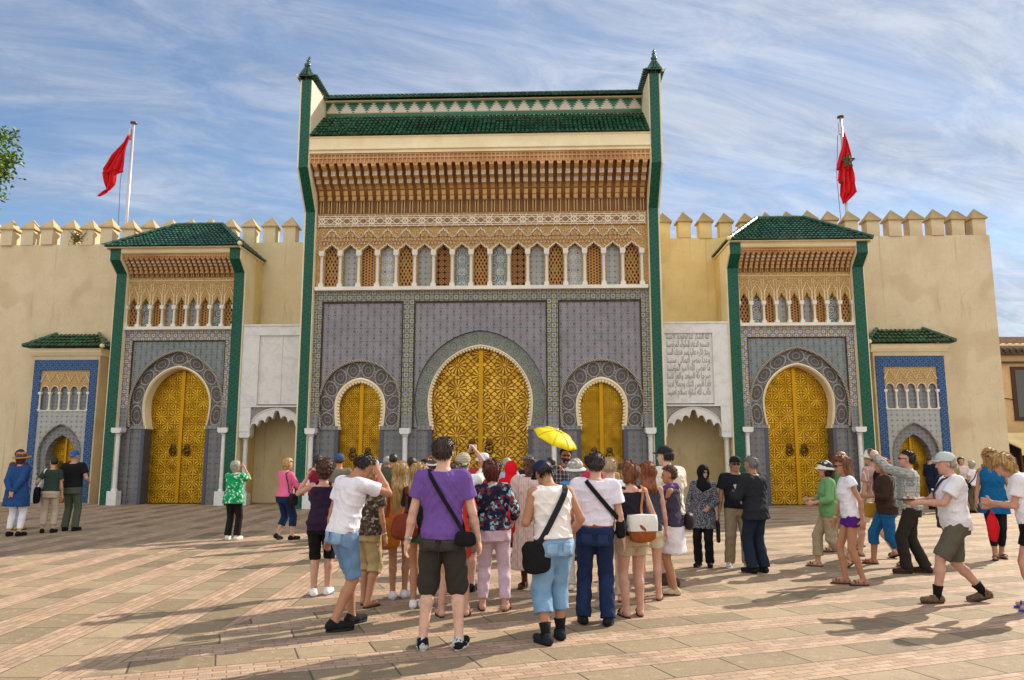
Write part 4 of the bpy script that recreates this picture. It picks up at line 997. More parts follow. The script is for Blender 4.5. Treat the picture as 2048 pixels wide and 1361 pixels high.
# ================================================================ PEOPLE
f32 = np.float32
class Field:
    def __init__(s, lo, hi, h):
        s.h = h; s.o = np.array(lo, f32) - 3 * h; n = np.ceil((np.array(hi) - np.array(lo)) / h).astype(int) + 7
        s.V = np.full(n, .3, f32); s.ax = [(s.o[i] + h * np.arange(n[i])).astype(f32) for i in range(3)]
    def win(s, lo, hi, m):
        sl = []; cs = []
        for i in range(3):
            a = max(0, int((lo[i] - m - s.o[i]) / s.h)); b = min(len(s.ax[i]), int((hi[i] + m - s.o[i]) / s.h) + 2)
            if b <= a: return None, None
            sl.append(slice(a, b)); sh = [1, 1, 1]; sh[i] = -1; cs.append(s.ax[i][a:b].reshape(sh))
        return tuple(sl), cs
    def add(s, fn, lo, hi, k=.02, op='u'):
        sl, c = s.win(lo, hi, .05)
        if sl is None: return
        d = fn(*c); w = s.V[sl]
        if op == 'u':
            if k > 0: q = np.clip(.5 + .5 * (w - d) / k, 0, 1); s.V[sl] = w + (d - w) * q - k * q * (1 - q)
            else: s.V[sl] = np.minimum(w, d)
        else:
            d = -d; q = np.clip(.5 - .5 * (w - d) / k, 0, 1); s.V[sl] = w + (d - w) * q + k * q * (1 - q)
    def cone(s, a, b, ra, rb, k=.02, op='u', flat=None):
        a = np.array(a, f32); b = np.array(b, f32); ab = b - a; L2 = float(ab @ ab) + 1e-9
        def fn(x, y, z):
            t = ((x - a[0]) * ab[0] + (y - a[1]) * ab[1] + (z - a[2]) * ab[2]) / L2; tc = np.clip(t, 0, 1)
            d = np.sqrt((x - a[0] - ab[0] * tc) ** 2 + (y - a[1] - ab[1] * tc) ** 2 + (z - a[2] - ab[2] * tc) ** 2) - (ra + (rb - ra) * tc)
            if flat: d = np.maximum(d, (t - flat) * math.sqrt(L2))
            return d
        r = max(ra, rb); s.add(fn, np.minimum(a, b) - r, np.maximum(a, b) + r, k, op)
    def ell(s, c, r, M=None, k=.02, op='u', p=2.0, cut=None):
        c = np.array(c, f32); r = np.array(r, f32); M = np.eye(3, dtype=f32) if M is None else np.array(M, f32); R_ = float(max(r)) * 1.1; mr = float(min(r))
        def fn(x, y, z):
            x, y, z = x - c[0], y - c[1], z - c[2]
            q = [x * M[0][i] + y * M[1][i] + z * M[2][i] for i in range(3)]
            n = sum(np.abs(q[i] / r[i]) ** p for i in range(3)) ** (1 / p); d = (n - 1) * mr * np.clip(n, 1, 3) ** .0
            if cut is not None: d = np.maximum(d, cut(*q))
            return d
        s.add(fn, c - R_, c + R_, k, op)
    def loft(s, rows, M, o, k=.02, p=2.3, fold=0.0, seed=0.0):
        rows = np.array(rows, f32); M = np.array(M, f32); o = np.array(o, f32); z0, z1 = rows[0, 0], rows[-1, 0]
        def fn(x, y, z):
            x, y, z = x - o[0], y - o[1], z - o[2]
            u, v, w_ = [x * M[0][i] + y * M[1][i] + z * M[2][i] for i in range(3)]
            hw, hd, yo = [np.interp(w_, rows[:, 0], rows[:, j]).astype(f32) for j in (1, 2, 3)]
            d = ((np.abs(u / hw) ** p + np.abs((v - yo) / hd) ** p) ** (1 / p) - 1) * np.minimum(hw, hd)
            if fold:
                sv = np.where(v > yo, 1.7, 0.0); a_ = u * 26 + 2.6 * np.sin(w_ * 7 + seed + sv) + w_ * 6; b_ = w_ * 30 + 2.2 * np.sin(u * 12 + seed * 2 + sv) + u * np.sign(u) * 22
                d = d - fold * (1.5 * (1 - np.abs(np.sin(a_))) ** 2 * (.35 + .65 * (np.sin(w_ * 9 + seed) > -.2)) + 1.3 * (1 - np.abs(np.sin(b_))) ** 2 - .6)
            return np.maximum(d, np.maximum(z0 - w_, w_ - z1))
        C = M @ np.array([0, 0, (z0 + z1) / 2]) + o; rr = max((z1 - z0) / 2, float(rows[:, 1].max())) * 1.25; s.add(fn, C - rr, C + rr, k)
    def wrinkle(s, amp, fr, seed=0):
        x, y, z = [a.reshape([-1 if i == j else 1 for j in range(3)]) for i, a in enumerate(s.ax)]
        s.V += (amp * (np.sin(z * fr + 3.1 * np.sin(x * fr * .3 + seed) + y * fr * .6) * np.sin(x * fr * .8 + y * fr * .9 + seed + 2 * np.sin(z * 7)))).astype(f32)
    def strands(s, amp, fr):
        x, y, z = [a.reshape([-1 if i == j else 1 for j in range(3)]) for i, a in enumerate(s.ax)]
        s.V += (amp * np.sin(x * fr + y * fr * .8 + 1.6 * np.sin(z * 9 + x * 8)) + amp * .7 * np.sin(x * fr * .47 - y * fr * .6 + 1.5 * np.sin(z * 6))).astype(f32)
    def cutz(s, z, above=False):
        zz = s.ax[2].reshape(1, 1, -1); s.V = np.maximum(s.V, (zz - z) if above else (z - zz))
    def mesh(s):
        V = s.V; S = V < 0; c = [(i, j, k) for i in (0, 1) for j in (0, 1) for k in (0, 1)]
        n = np.array(V.shape) - 1; cnt = sum(S[i:n[0] + i, j:n[1] + j, k:n[2] + k].astype(np.int8) for i, j, k in c)
        I = np.argwhere((cnt > 0) & (cnt < 8))
        if len(I) == 0: return [], []
        val = np.stack([V[I[:, 0] + i, I[:, 1] + j, I[:, 2] + k] for i, j, k in c], 1); P = np.zeros((len(I), 3)); N = np.zeros(len(I))
        for a in range(8):
            for b in range(a + 1, 8):
                if sum(abs(c[a][q] - c[b][q]) for q in range(3)) != 1: continue
                m = (val[:, a] < 0) != (val[:, b] < 0); t = val[m, a] / (val[m, a] - val[m, b])
                P[m] += np.array(c[a]) + t[:, None] * (np.array(c[b]) - np.array(c[a])); N[m] += 1
        P = (I + P / N[:, None]) * s.h + s.o; idx = np.full(tuple(n), -1, int); idx[I[:, 0], I[:, 1], I[:, 2]] = np.arange(len(I)); F = []
        for ax in range(3):
            e = [0, 0, 0]; e[ax] = 1; A = S[1:-1, 1:-1, 1:-1]; sl = tuple(slice(1 + e[q], V.shape[q] - 1 + e[q]) for q in range(3)); B = S[sl]
            u, v = [q for q in range(3) if q != ax]
            for flip, mk in ((0, A & ~B), (1, ~A & B)):
                E_ = np.argwhere(mk) + 1; q = []
                for du, dv in ((0, 0), (-1, 0), (-1, -1), (0, -1)):
                    t = E_.copy(); t[:, u] += du; t[:, v] += dv; t = np.minimum(t, n - 1); q.append(idx[t[:, 0], t[:, 1], t[:, 2]])
                q = np.stack(q, 1); q = q[(q >= 0).all(1)]; F.append(q if (flip ^ (ax == 1)) else q[:, ::-1])
        return P, np.concatenate(F)

def mk(name, P, F, mat, parent, smooth=True, relax=1):
    if len(P) == 0: return None
    me = D.meshes.new(name); P = np.asarray(P, dtype=np.float32); F = np.asarray(F, dtype=np.int32)
    me.vertices.add(len(P)); me.vertices.foreach_set('co', P.ravel()); me.loops.add(F.size); me.loops.foreach_set('vertex_index', F.ravel())
    me.polygons.add(len(F)); me.polygons.foreach_set('loop_start', np.arange(0, F.size, 4, dtype=np.int32)); me.polygons.foreach_set('loop_total', np.full(len(F), 4, dtype=np.int32))
    me.update(calc_edges=True); me.validate(); me.polygons.foreach_set('use_smooth', [True] * len(me.polygons))
    for m in (mat if isinstance(mat, (list, tuple)) else [mat]): me.materials.append(m)
    o = D.objects.new(name, me); COL.objects.link(o)
    if parent: o.parent = parent
    return o
def mbk(mb, name, mat, parent, M=None, sc=1.0, smooth=True):
    """mesh builder parts given in person space (or head space with M)"""
    if M is not None: mb.v = [tuple(M @ Vector(v)) for v in mb.v]
    mb.v = [tuple(Vector(v) * sc) for v in mb.v]
    me = D.meshes.new(name); me.from_pydata(mb.v, [], mb.f); me.materials.append(mat); me.polygons.foreach_set('material_index', [0] * len(mb.f))
    bm = bmesh.new(); bm.from_mesh(me); bmesh.ops.remove_doubles(bm, verts=bm.verts, dist=1e-5); bmesh.ops.recalc_face_normals(bm, faces=bm.faces); bm.to_mesh(me); bm.free()
    if smooth: me.polygons.foreach_set('use_smooth', [True] * len(me.polygons))
    o = D.objects.new(name, me); COL.objects.link(o)
    if parent: o.parent = parent
    return o

# ---- cloth, skin and hair materials
_mc = {}
def cloth(c, kind='plain', c2=None, c3=None, s=1.0, rough=.85):
    key = (c, kind, c2, c3, s)
    if key in _mc: return _mc[key]
    m = Mat('cloth_' + kind, rough, 0, .15); x, y, z = m.xyz(); n = m.noise(7, 4, .6); nf = m.noise(220, 2, .6); col = m.mix(0.0, c, c)
    if kind == 'stripes': col = m.mix((x * (28 * s)).fr().lt(.22), c, c2)
    if kind == 'bands': col = m.mix((z * (12 * s)).fr().lt(.4), c, c2)
    if kind == 'check':
        a = (x * 16 * s).fr().lt(.20); b = (z * 16 * s).fr().lt(.20); col = m.mix((a + b) * .5, c, c2)
        col = m.mix(((x * 18 * s).fr() - .7).ab().lt(.06), col, c3 or c2)
    if kind == 'floral':
        v = m.vor(22 * s, None, 'Color'); sp = m.nt.nodes.new('ShaderNodeSeparateColor'); m.nt.links.new(v.k, sp.inputs[0]); h = X(m.nt, sp.outputs[0]); nn = m.noise(26 * s, 3, .7)
        col = m.mix(h.gt(.55), c, c2); col = m.mix(h.gt(.78), col, c3 or 'e0e0dd'); col = m.mix(nn.gt(.58), col, c)
    if kind == 'denim': col = m.mix(m.noise(6, 4).ss(.35, .75) * .6, c, c2); col = m.mix(nf * .4, col, c2)
    if kind == 'speck': col = m.mix(m.noise(60 * s, 3, .7).gt(.54), c, c2)
    if kind == 'line': col = m.mix((x * 30).fr().lt(.12).mx((x * 7).fr().lt(.06)), c, c2)
    col = m.mix(n.ss(.45, .8) * .12, col, (.03, .03, .03))
    m.color(col); wr = m.noise(1.0, 4, .55, m.vec(x * 26, y * 26, z * 9), dist=1.5); m.bump(n * .6 + nf * .2 + wr * 1.1, .6, .016); _mc[key] = m.mat; return _mc[key]
def skin(c):
    key = ('skin', c)
    if key not in _mc:
        m = Mat('skin', .62, 0, .22); n = m.noise(9, 4); n2_ = m.noise(45, 4, .7); cc = m.mix(n.ss(.4, .7) * .35, c, '9a6450'); m.color(m.mix(n2_.ss(.5, .75) * .25, cc, '74503e')); m.bump(n2_, .15, .004); m.b.inputs['Subsurface Weight'].default_value = .08
        m.b.inputs['Subsurface Radius'].default_value = (.02, .008, .004); m.b.inputs['Subsurface Scale'].default_value = .5; _mc[key] = m.mat
    return _mc[key]
def hairm(c, c2):
    key = ('hair', c, c2)
    if key not in _mc:
        m = Mat('hair', .5, 0, .4); x, y, z = m.xyz(); v = m.vec(x * 60, y * 60, z * 5); n = m.noise(1.0, 4, .7, v)
        m.color(m.mix(n.ss(.35, .7), c, c2)); _mc[key] = m.bump(n, .8, .01).mat
    return _mc[key]
PALE, TAN, LIGHT, BROWN, OLIVE = skin('cfa792'), skin('aa7c60'), skin('c09480'), skin('4a3026'), skin('a47c62')
H_DARK, H_BROWN, H_BLOND, H_GREY, H_RED, H_CHEST, H_GINGER = hairm('15110f', '2b211c'), hairm('35221a', '5c3c28'), hairm('80602f', 'c9a468'), hairm('7c766e', 'b0aaa0'), hairm('3c1a16', '6e3020'), hairm('4a2e20', '96603a'), hairm('8a3a16', 'b8632c')
BLACKM = Mat('black_lens', .15, 0, .6).color('0a0a0c').mat; EYE = Mat('eye', .2, 0, .5).color('1a120e').mat; LIP = Mat('lip', .5).color('8a4438').mat
LEATHER = lambda c, r=.45: cloth(c, 'plain', rough=r)

def ik(a, b, l1, l2, hint):
    a, b = Vector(a), Vector(b); d = b - a; L = min(d.length, (l1 + l2) * .998); dn = d.normalized(); b = a + dn * L
    x = (l1 * l1 - l2 * l2 + L * L) / (2 * L); h = math.sqrt(max(l1 * l1 - x * x, 0)); hv = Vector(hint); hv = (hv - dn * hv.dot(dn)).normalized()
    return a + dn * x + hv * h, b
def rotx(a): return Matrix.Rotation(a, 3, 'X')

PM = [(.84, .155, .105, -.015), (.95, .172, .122, -.018), (1.03, .160, .112, -.005), (1.13, .156, .106, .0), (1.27, .178, .116, .0), (1.37, .188, .112, -.008), (1.42, .160, .088, -.014), (1.47, .07, .06, -.012)]
PF = [(.84, .160, .108, -.02), (.95, .182, .125, -.022), (1.03, .158, .108, -.005), (1.12, .138, .095, .0), (1.24, .150, .112, .018), (1.33, .158, .100, .005), (1.40, .140, .080, -.010), (1.46, .06, .055, -.010)]
people = {}
def person(key, X0, Y0, H, rot, label, sex='m', fat=1.0, sk=LIGHT, feet=((-.11, .0), (.11, .0)), toe=12, lh=None, rh=None, lean=0, head=(0, 0), top=None, bot=None, shoe=None, hair=None, hat=None,
           glasses=False, face=False, res=None, sock=None, group=None, hl=1.0, belly=0.0, handcurl=.5, beard=None, cat='person', sdir=0):
    """lengths in a 1.75 m body; +y forward, +x the person's right"""
    fat = 1 + (fat * .93 - 1) * .85; rg = random.Random(int(abs(X0) * 977 + Y0 * 31)); ry, rz = rg.uniform(-2.2, 2.2), rg.uniform(-7, 7)
    sc = H / 1.75; dist = Y0; h = res or (.0085 if dist < 9.0 else .0105 if dist < 11.2 else .013 if dist < 14 else .017); h /= sc
    prof = [list(r) for r in (PM if sex == 'm' else PF)]
    for r in prof:
        r[1] *= fat; r[2] *= fat
        if .9 < r[0] < 1.3: r[2] += belly * .5; r[3] += belly * .6; r[1] += belly * .4
    shx = (.182 if sex == 'm' else .155) * (fat * .5 + .5)
    # skeleton
    drop = 0.0; hipx = .088
    for f in feet: drop = max(drop, (math.hypot(f[0] - math.copysign(hipx, f[0]), f[1])) ** 2 / (2 * .85) + (-.03 if len(f) > 2 and f[2] > 0 else 0))
    pz = .93 - drop; o = Vector((0, 0, pz)); M = rotx(R(-lean)) @ Matrix.Rotation(R(ry), 3, 'Y') @ Matrix.Rotation(R(rz), 3, 'Z'); TO = o - M @ Vector((0, 0, .93))          # torso frame
    T = lambda x, y, z: TO + M @ Vector((x, y, z))
    nb = T(0, -.012, 1.46); hy, hp = head; Mh = M @ Matrix.Rotation(R(hy), 3, 'Z') @ rotx(R(-hp)); hc = nb + (M @ rotx(R(-hp * .6))) @ Vector((0, .022, .045)) + Mh @ Vector((0, .012, .112))
    HM = Matrix.Translation(hc) @ Mh.to_4x4() @ Matrix.Scale(.99, 4)
    arms = []; fa = fat * .6 + .4; ar = (1.0 if sex == 'm' else .84) * fa
    for s, hd in ((-1, lh), (1, rh)):
        S = T(s * shx, -.008, 1.40); t = Vector(hd) if hd else Vector((s * (shx + .060 * fa + .015 + rg.uniform(-.01, .025)), .05 + rg.uniform(-.03, .06), .80 - drop + rg.uniform(0, .03)))
        E_, W_ = ik(S, t, .29, .255, (s * .55, -.8, -.5) if t.z < 1.25 else (s * .55, -.1, -1)); arms.append((s, S, E_, W_))
    legs = []
    for s, f in ((-1, feet[0]), (1, feet[1])):
        lift = f[2] if len(f) > 2 else 0.0; pit = f[3] if len(f) > 3 else 0.0; A = Vector((f[0], f[1], .085 + lift)); Hp = T(s * hipx, -.005, .92)
        K, A = ik(Hp, A, .435, .42, (s * .05, 1, 0)); legs.append((s, Hp, K, A, pit, lift))
    lr = (1.0 if sex == 'm' else 1.02) * fa
    xs = [p for a in arms for p in a[1:]] + [p for l in legs for p in l[1:4]]
    lo = [min(p[i] for p in xs) - .22 for i in range(3)]; hi = [max(max(p[i] for p in xs), hc[i]) + .22 for i in range(3)]; lo[2] = -.02; hi[2] = max(hi[2], hc[2] + .15)
    Fd = Field(lo, hi, h)
    Fd.loft(prof, M, TO, .03)
    for s, S, E_, W_ in arms:
        Fd.cone(T(s * shx * .72, -.01, 1.40), S, .056 * ar, .054 * ar, .03); Fd.cone(S, E_, .050 * ar, .038 * ar, .02); Fd.cone(E_, E_.lerp(W_, .35), .038 * ar, .040 * ar, .015); Fd.cone(E_.lerp(W_, .35), W_, .040 * ar, .026 * ar, .015)
        d = (W_ - E_).normalized(); hcv = Vector((-s, 0, 0)); hcv = hcv - d * hcv.dot(d)
        if hcv.length < .3: hcv = Vector((0, 0, -1)) - d * Vector((0, 0, -1)).dot(d)
        hcv.normalize(); side = d.cross(hcv).normalized()
        Mx = Matrix((side, hcv, d)).transposed(); pc = W_ + d * .045; Fd.ell(pc, (.042, .019, .055), Mx, .012)
        fwd = side if side.y + side.z * .3 > 0 else -side
        if h < .016:
            for q, ln in enumerate((.062, .070, .064, .050)):
                b0 = W_ + d * .078 + fwd * (.030 - q * .0195); m1 = b0 + (d * math.cos(handcurl * .5) + hcv * math.sin(handcurl * .5)) * ln * .55; m2 = m1 + (d * math.cos(handcurl * 1.5) + hcv * math.sin(handcurl * 1.5)) * ln * .5
                Fd.cone(b0, m1, .0095, .0088, .003); Fd.cone(m1, m2, .0088, .0075, .003)
            t0 = W_ + d * .022 + fwd * .028; t1 = t0 + (d * .6 + fwd * .7 + hcv * .25).normalized() * .040; Fd.cone(t0, t1, .013, .0105, .006); Fd.cone(t1, t1 + (d * .9 + hcv * .35).normalized() * .028, .0105, .009, .004)
        else: Fd.cone(pc, W_ + d * .13 + hcv * .015, .030, .018, .01)
    for s, Hp, K, A, pit, lift in legs:
        Fd.cone(Hp - Vector((0, 0, -.0)), K, .086 * lr, .056 * lr, .04); Fd.cone(K, K.lerp(A, .32), .053 * lr, .056 * lr, .02); Fd.cone(K.lerp(A, .32) - Vector((0, .012, 0)), A, .054 * lr, .036 * lr, .02)
    fts = []
    for s, Hp, K, A, pit, lift in legs:
        a = R(toe * s); fd = Vector((math.sin(a) * math.cos(R(pit)), math.cos(a) * math.cos(R(pit)), -math.sin(R(pit)))); up = Vector((0, 0, 1)) - fd * fd.z; up.normalize()
        he = A - up * .045 - fd * .035; to = he + fd * .19
        if to.z < .03: to.z = .03
        fts.append((he, to, fd, up, A))
        Fd.cone(A, he + fd * .02, .036, .034, .02); Fd.cone(he, he.lerp(to, .55) + up * .01, .034, .036, .02); Fd.cone(he.lerp(to, .45), to, .036, .026, .02)
    # neck and head
    Fd.cone(T(0, -.02, 1.40), hc - Mh @ Vector((0, .012, .06)), .060 if sex == 'm' else .050, .056 if sex == 'm' else .046, .03)
    hv = lambda x, y, z: hc + Mh @ Vector((x, y, z)) * hs
    hs = .98; Q = Mh
    Fd.ell(hv(0, -.012, .025), (.076 * hs, .095 * hs, .088 * hs), Q, .02); Fd.ell(hv(0, .022, -.03), (.060 * hs, .070 * hs, .086 * hs), Q, .02)
    Fd.cone(hv(0, .060, -.092), hv(0, .055, -.088), .026, .026, .02)
    Fd.cone(hv(0, .088, .008), hv(0, .106, -.028), .008, .0135, .008)
    for s in (-1, 1):
        Fd.ell(hv(s * .078, -.008, -.012), (.010, .020, .032), Q, .004)
        if h < .0135: Fd.cone(hv(s * .031, .098, .006), hv(s * .031, .098, .005), .013, .013, .008, 'c')
    Fd.cone(hv(-.034, .084, .026), hv(.034, .084, .026), .010, .010, .01)
    if h < .0135: Fd.cone(hv(-.020, .083, -.062), hv(.020, .083, -.062), .0085, .0085, .005)
    P_, F_ = Fd.mesh(); P_[:, 2] = np.maximum(P_[:, 2], .004)
    body = mk('person', P_ * sc, F_, sk, None); body.location = (X0, Y0, 0); body.rotation_euler = (0, 0, R(rot)); tag(body, label, cat, group)
    par = body
    if face or glasses:
        for s in (-1, 1):
            if glasses: continue
            mb = MB(); mb.lathe([(0, -.0095), (.013, -.005), (.0145, 0), (.013, .005), (0, .0095)], (0, 0, 0), 10); mb.v = [(v[0] + s * .031, v[1] * .5 + .084, v[2] + .006) for v in mb.v]
            mbk(mb, 'eye', EYE, par, HM, sc)
        mb = MB(); mb.lathe([(0, -.006), (.02, -.003), (.022, 0), (.02, .003), (0, .006)], (0, 0, 0), 10); mb.v = [(v[0], v[1] * .3 + .089, v[2] - .060) for v in mb.v]; mbk(mb, 'mouth', LIP, par, HM, sc)
    # ---------------- hair
    if hair:
        st, hm = hair; L = hl; Fh = Field([hc[i] - (.2 if i < 2 else .16 + .42 * (st in ('long', 'mid')) * L) for i in range(3)], [hc[i] + .2 for i in range(3)], h)
        t = {'short': .016, 'crop': .010, 'bob': .034, 'long': .026, 'mid': .030, 'curly': .036, 'ring': .013}.get(st, .018)
        zc = {'short': -.075, 'crop': -.06, 'ring': -.06}.get(st, -.5)
        zt_ = 9 if st != 'ring' else .045
        cut = lambda x, y, z: np.maximum(np.maximum(zc - z, z - zt_), (y - .050 - np.clip(z - .050, -.032, .2) * 2.0) * .7 - (.012 if st in ('bob', 'curly', 'mid', 'long') else 0))
        Fh.ell(hv(0, -.014, .026), ((.078 + t), (.097 + t), (.091 + t)), Q, 0, cut=cut)
        if st in ('bob', 'curly'):
            Fh.ell(hv(0, -.032, -.045), (.088, .075, .095), Q, .02, cut=lambda x, y, z: (y - .05))
        if st in ('long', 'mid'):
            e = .62 * L if st == 'long' else .26 * L
            b0, b1 = hv(0, -.055, .0), hv(0, -.055, 0) + Vector((0, -.045, -.20)); b2 = b1 + M @ Vector((0, .01, -max(e - .2, .05)))
            for xx in (-.045, 0, .045): ov = Mh @ Vector((xx, 0, 0)); Fh.cone(b0 + ov, b1 + ov * 1.35, .050, .045, .03); Fh.cone(b1 + ov * 1.35, b2 + ov * 1.25, .044, .020, .03)
            for s in (-1, 1): Fh.cone(hv(s * .066, -.01, .0), hv(s * .075, -.02, -.13), .024, .020, .02)
        if st == 'curly': Fh.wrinkle(.011, 75)
        elif st in ('bob', 'mid', 'long'): Fh.strands(.0045, 95)
        else: Fh.wrinkle(.0045, 85); Fh.wrinkle(.003, 41, 2)
        P_, F_ = Fh.mesh()
        if len(P_) and dist < 14.2:
            g = np.random.RandomState(int(dist * 100) % 997); n = 1500 if st in ('long', 'mid') else 1000; ii = g.randint(0, len(P_), n)
            if hat: lz = (P_[ii] - np.array(hc)) @ np.array(Mh @ Vector((0, 0, 1))); ii = ii[lz < .0]; n = len(ii)
            B0 = P_[ii]; nn = B0 - np.array(hc) ; nn[:, 2] = np.maximum(nn[:, 2], -.05); nn /= np.linalg.norm(nn, axis=1)[:, None] + 1e-6
            dn = np.array([0, -.25, -1.0]); tg = dn - nn * (nn @ dn)[:, None]; k = {'curly': (1.0, .5, .9), 'short': (.28, .9, .40), 'crop': (.5, .6, .5)}.get(st, (.12, 1.2, .22))
            dr = nn * k[0] + tg * k[1] + g.normal(0, k[2] * .5, (n, 3)); dr /= np.linalg.norm(dr, axis=1)[:, None]; ln_ = g.uniform(.015, .032 if st in ('short', 'crop', 'curly') else .06, (n, 1)); sd_ = np.cross(dr, g.normal(0, 1, (n, 3))); sd_ /= np.linalg.norm(sd_, axis=1)[:, None]
            b_ = len(P_); P_ = np.concatenate([P_, B0 - sd_ * .0032, B0 + sd_ * .0032, B0 + dr * ln_ + sd_ * .0008, B0 + dr * ln_ - sd_ * .0008]); q_ = np.arange(n); F_ = np.concatenate([F_, np.stack([b_ + q_, b_ + n + q_, b_ + 2 * n + q_, b_ + 3 * n + q_], 1)])
        if len(P_): mk('hair', P_ * sc, F_, hm, par)
    if beard:
        Fb = Field([hc[i] - .18 for i in range(3)], [hc[i] + .18 for i in range(3)], h * .8)
        Fb.ell(hv(0, .024, -.04), (.066, .074, .088), Q, 0, cut=lambda x, y, z: np.maximum(z + .005 - np.abs(x) * .25, -(y + .01))); P_, F_ = Fb.mesh(); 
        if len(P_): mk('beard', P_ * sc, F_, beard, par)
    # ---------------- clothes
    if top:
        kind, mt = top[0], top[1]; hem = top[2] if len(top) > 2 else .90; loose = top[3] if len(top) > 3 else .016; seed = (X0 * 7.3) % 6
        zs = np.array([r[0] for r in prof]); rows = []
        neck = {'tank': 1.40, 'hijab': 1.46}.get(kind, 1.455)
        for z in [hem] + [r[0] for r in prof if r[0] > hem + .03 and r[0] < neck - .01] + [neck]:
            q = [float(np.interp(z, zs, [r[j] for r in prof])) for j in (1, 2, 3)]; fl = loose + (max(0, .95 - z) * (.25 if kind in ('tunic', 'robe') else .05))
            if kind in ('tunic', 'robe') and z <= .95: q[0] = max(q[0], prof[1][1]); q[1] = max(q[1], prof[1][2])
            rows.append((z, q[0] + fl, q[1] + fl, q[2]))
        if hem < .84: rows = [(hem, (prof[1][1] + loose + (.95 - hem) * .12), prof[1][2] + loose + (.95 - hem) * .11, -.01), (.9, prof[1][1] + loose, prof[1][2] + loose, -.015)] + [r for r in rows if r[0] > .93]
        G_ = Field([l - .05 for l in lo], hi, h); G_.loft(rows, M, TO, .01, fold=.0055 if h < .0145 else .003, seed=seed)
        SL = {'tee': .62, 'polo': .62, 'long': 9, 'three': 1.55, 'tunic': 9, 'robe': .95, 'jacket': 9, 'cap': .30, 'hijab': 9}.get(kind, 0)
        for s, S, E_, W_ in arms:
            if not SL:
                if kind == 'sleeveless': G_.cone(T(s * shx * .6, -.01, 1.405), T(s * shx * .98, -.01, 1.395), .058 * ar, .054 * ar, .02)
                elif kind == 'tank':
                    G_.cone(T(s * .085 * fa, -.05, 1.34), T(s * .085 * fa, -.03, 1.435), .03, .03, .01); G_.cone(T(s * .085 * fa, .03, 1.34), T(s * .085 * fa, -.01, 1.44), .03, .03, .01)
                continue
            e = loose * .8 + (.006 if kind in ('jacket', 'tunic', 'robe') else 0)
            G_.cone(T(s * shx * .65, -.01, 1.405), S, .058 * ar + e, .057 * ar + e, .025)
            if SL < 1: G_.cone(S, S.lerp(E_, SL), .056 * ar + e, .050 * ar + e * 1.8, .015, flat=1.0)
            else:
                G_.cone(S, E_, .054 * ar + e, .042 * ar + e, .015); fl = min(SL - 1, .97); G_.cone(E_, E_.lerp(W_, fl), .044 * ar + e, .034 * ar + e, .01, flat=1.0)
        G_.cone(nb + Vector((0, 0, -.02)), nb + (hc - nb).normalized() * .30, .052, .052, .008, 'c') if kind != 'hijab' else None
        if h < .015: G_.wrinkle(.0036, 38, seed)
        P_, F_ = G_.mesh(); nm = {'tee': 't_shirt', 'polo': 'polo_shirt', 'tunic': 'tunic', 'robe': 'robe', 'jacket': 'jacket', 'tank': 'tank_top', 'sleeveless': 'sleeveless_top', 'hijab': 'tunic'}.get(kind, 'shirt')
        tp = mk(nm, P_ * sc, F_, mt, par)
        if kind in ('polo', 'jacket', 'shirtc', 'long', 'tee') and dist < 13:     # collar band
            mb = MB(); A = []; B = []
            for i in range(17):
                a = 2 * math.pi * i / 16; A.append(tuple(T(math.sin(a) * .062, -.012 + math.cos(a) * .062, 1.452 - .018 * max(0, math.cos(a))))); B.append(tuple(T(math.sin(a) * .056, -.012 + math.cos(a) * .056, (1.49 if kind != 'tee' else 1.468) - .03 * max(0, math.cos(a)))))
            mb.strip(A, B); o_ = mbk(mb, 'collar', mt, tp, None, sc); md = o_.modifiers.new('thick', 'SOLIDIFY'); md.thickness = .008
    if bot:
        kind, mt = bot[0], bot[1]; ln = bot[2] if len(bot) > 2 else {'shorts': .95, 'hot': .38, 'capri': 1.45, 'pants': 2.1}.get(kind, 1); e = bot[3] if len(bot) > 3 else {'shorts': .024, 'hot': .012, 'capri': .016, 'pants': .016, 'legging': .006}.get(kind, .015)
        G_ = Field(lo, [hi[0], hi[1], 1.2], h); hm_ = top[2] if top and len(top) > 2 else .90; rows = [(z, float(np.interp(z, [r[0] for r in prof], [r[1] for r in prof])) + (.017 if z <= hm_ else 0), float(np.interp(z, [r[0] for r in prof], [r[2] for r in prof])) + (.017 if z <= hm_ else 0), float(np.interp(z, [r[0] for r in prof], [r[3] for r in prof]))) for z in (.80, .86, .92, .97, 1.045 if not top or (len(top) > 2 and top[2] > .94) else .985)]
        G_.loft(rows, M, TO, .01)
        if kind == 'skirt':
            zt, zb = .93, .93 - ln * .43; G_.loft([(zb, prof[1][1] + .05, prof[1][2] + .045, -.01), (zt, prof[1][1] + .014, prof[1][2] + .014, -.015)], M, TO, .01, fold=.004)
        else:
            for s, Hp, K, A, pit, lift in legs:
                t1 = min(ln, 1.0); kr = .058 * lr + e; G_.cone(Hp.lerp(K, .05), Hp.lerp(K, t1), .090 * lr + e * .6, (.090 * lr + e * .6) * (1 - t1) + kr * t1, .03, flat=1.0 if ln <= 1 else None)
                if ln > 1:
                    t2 = min(ln - 1, 1.0); A2 = A + Vector((0, -.005, -.01)); er = (.060 if kind == 'pants' else .056) * lr + e * .9
                    if kind in ('legging', 'slim'):
                        G_.cone(Hp, K, .090 * lr + e * .5, .058 * lr + e, .02); C_ = K.lerp(A, .32) - Vector((0, .006, 0)); G_.cone(K, C_, .056 * lr + e, .060 * lr + e, .01)
                        G_.cone(C_, C_.lerp(A, max(.1, min(1, (ln - 1.32) / .68))), .060 * lr + e, .046 * lr + e, .01, flat=1.0); continue
                    G_.cone(K, K.lerp(A2, t2), kr, kr * (1 - t2) + er * t2, .015, flat=1.0)
        if h < .015 and kind not in ('legging',): G_.wrinkle(.0056, 36, X0)
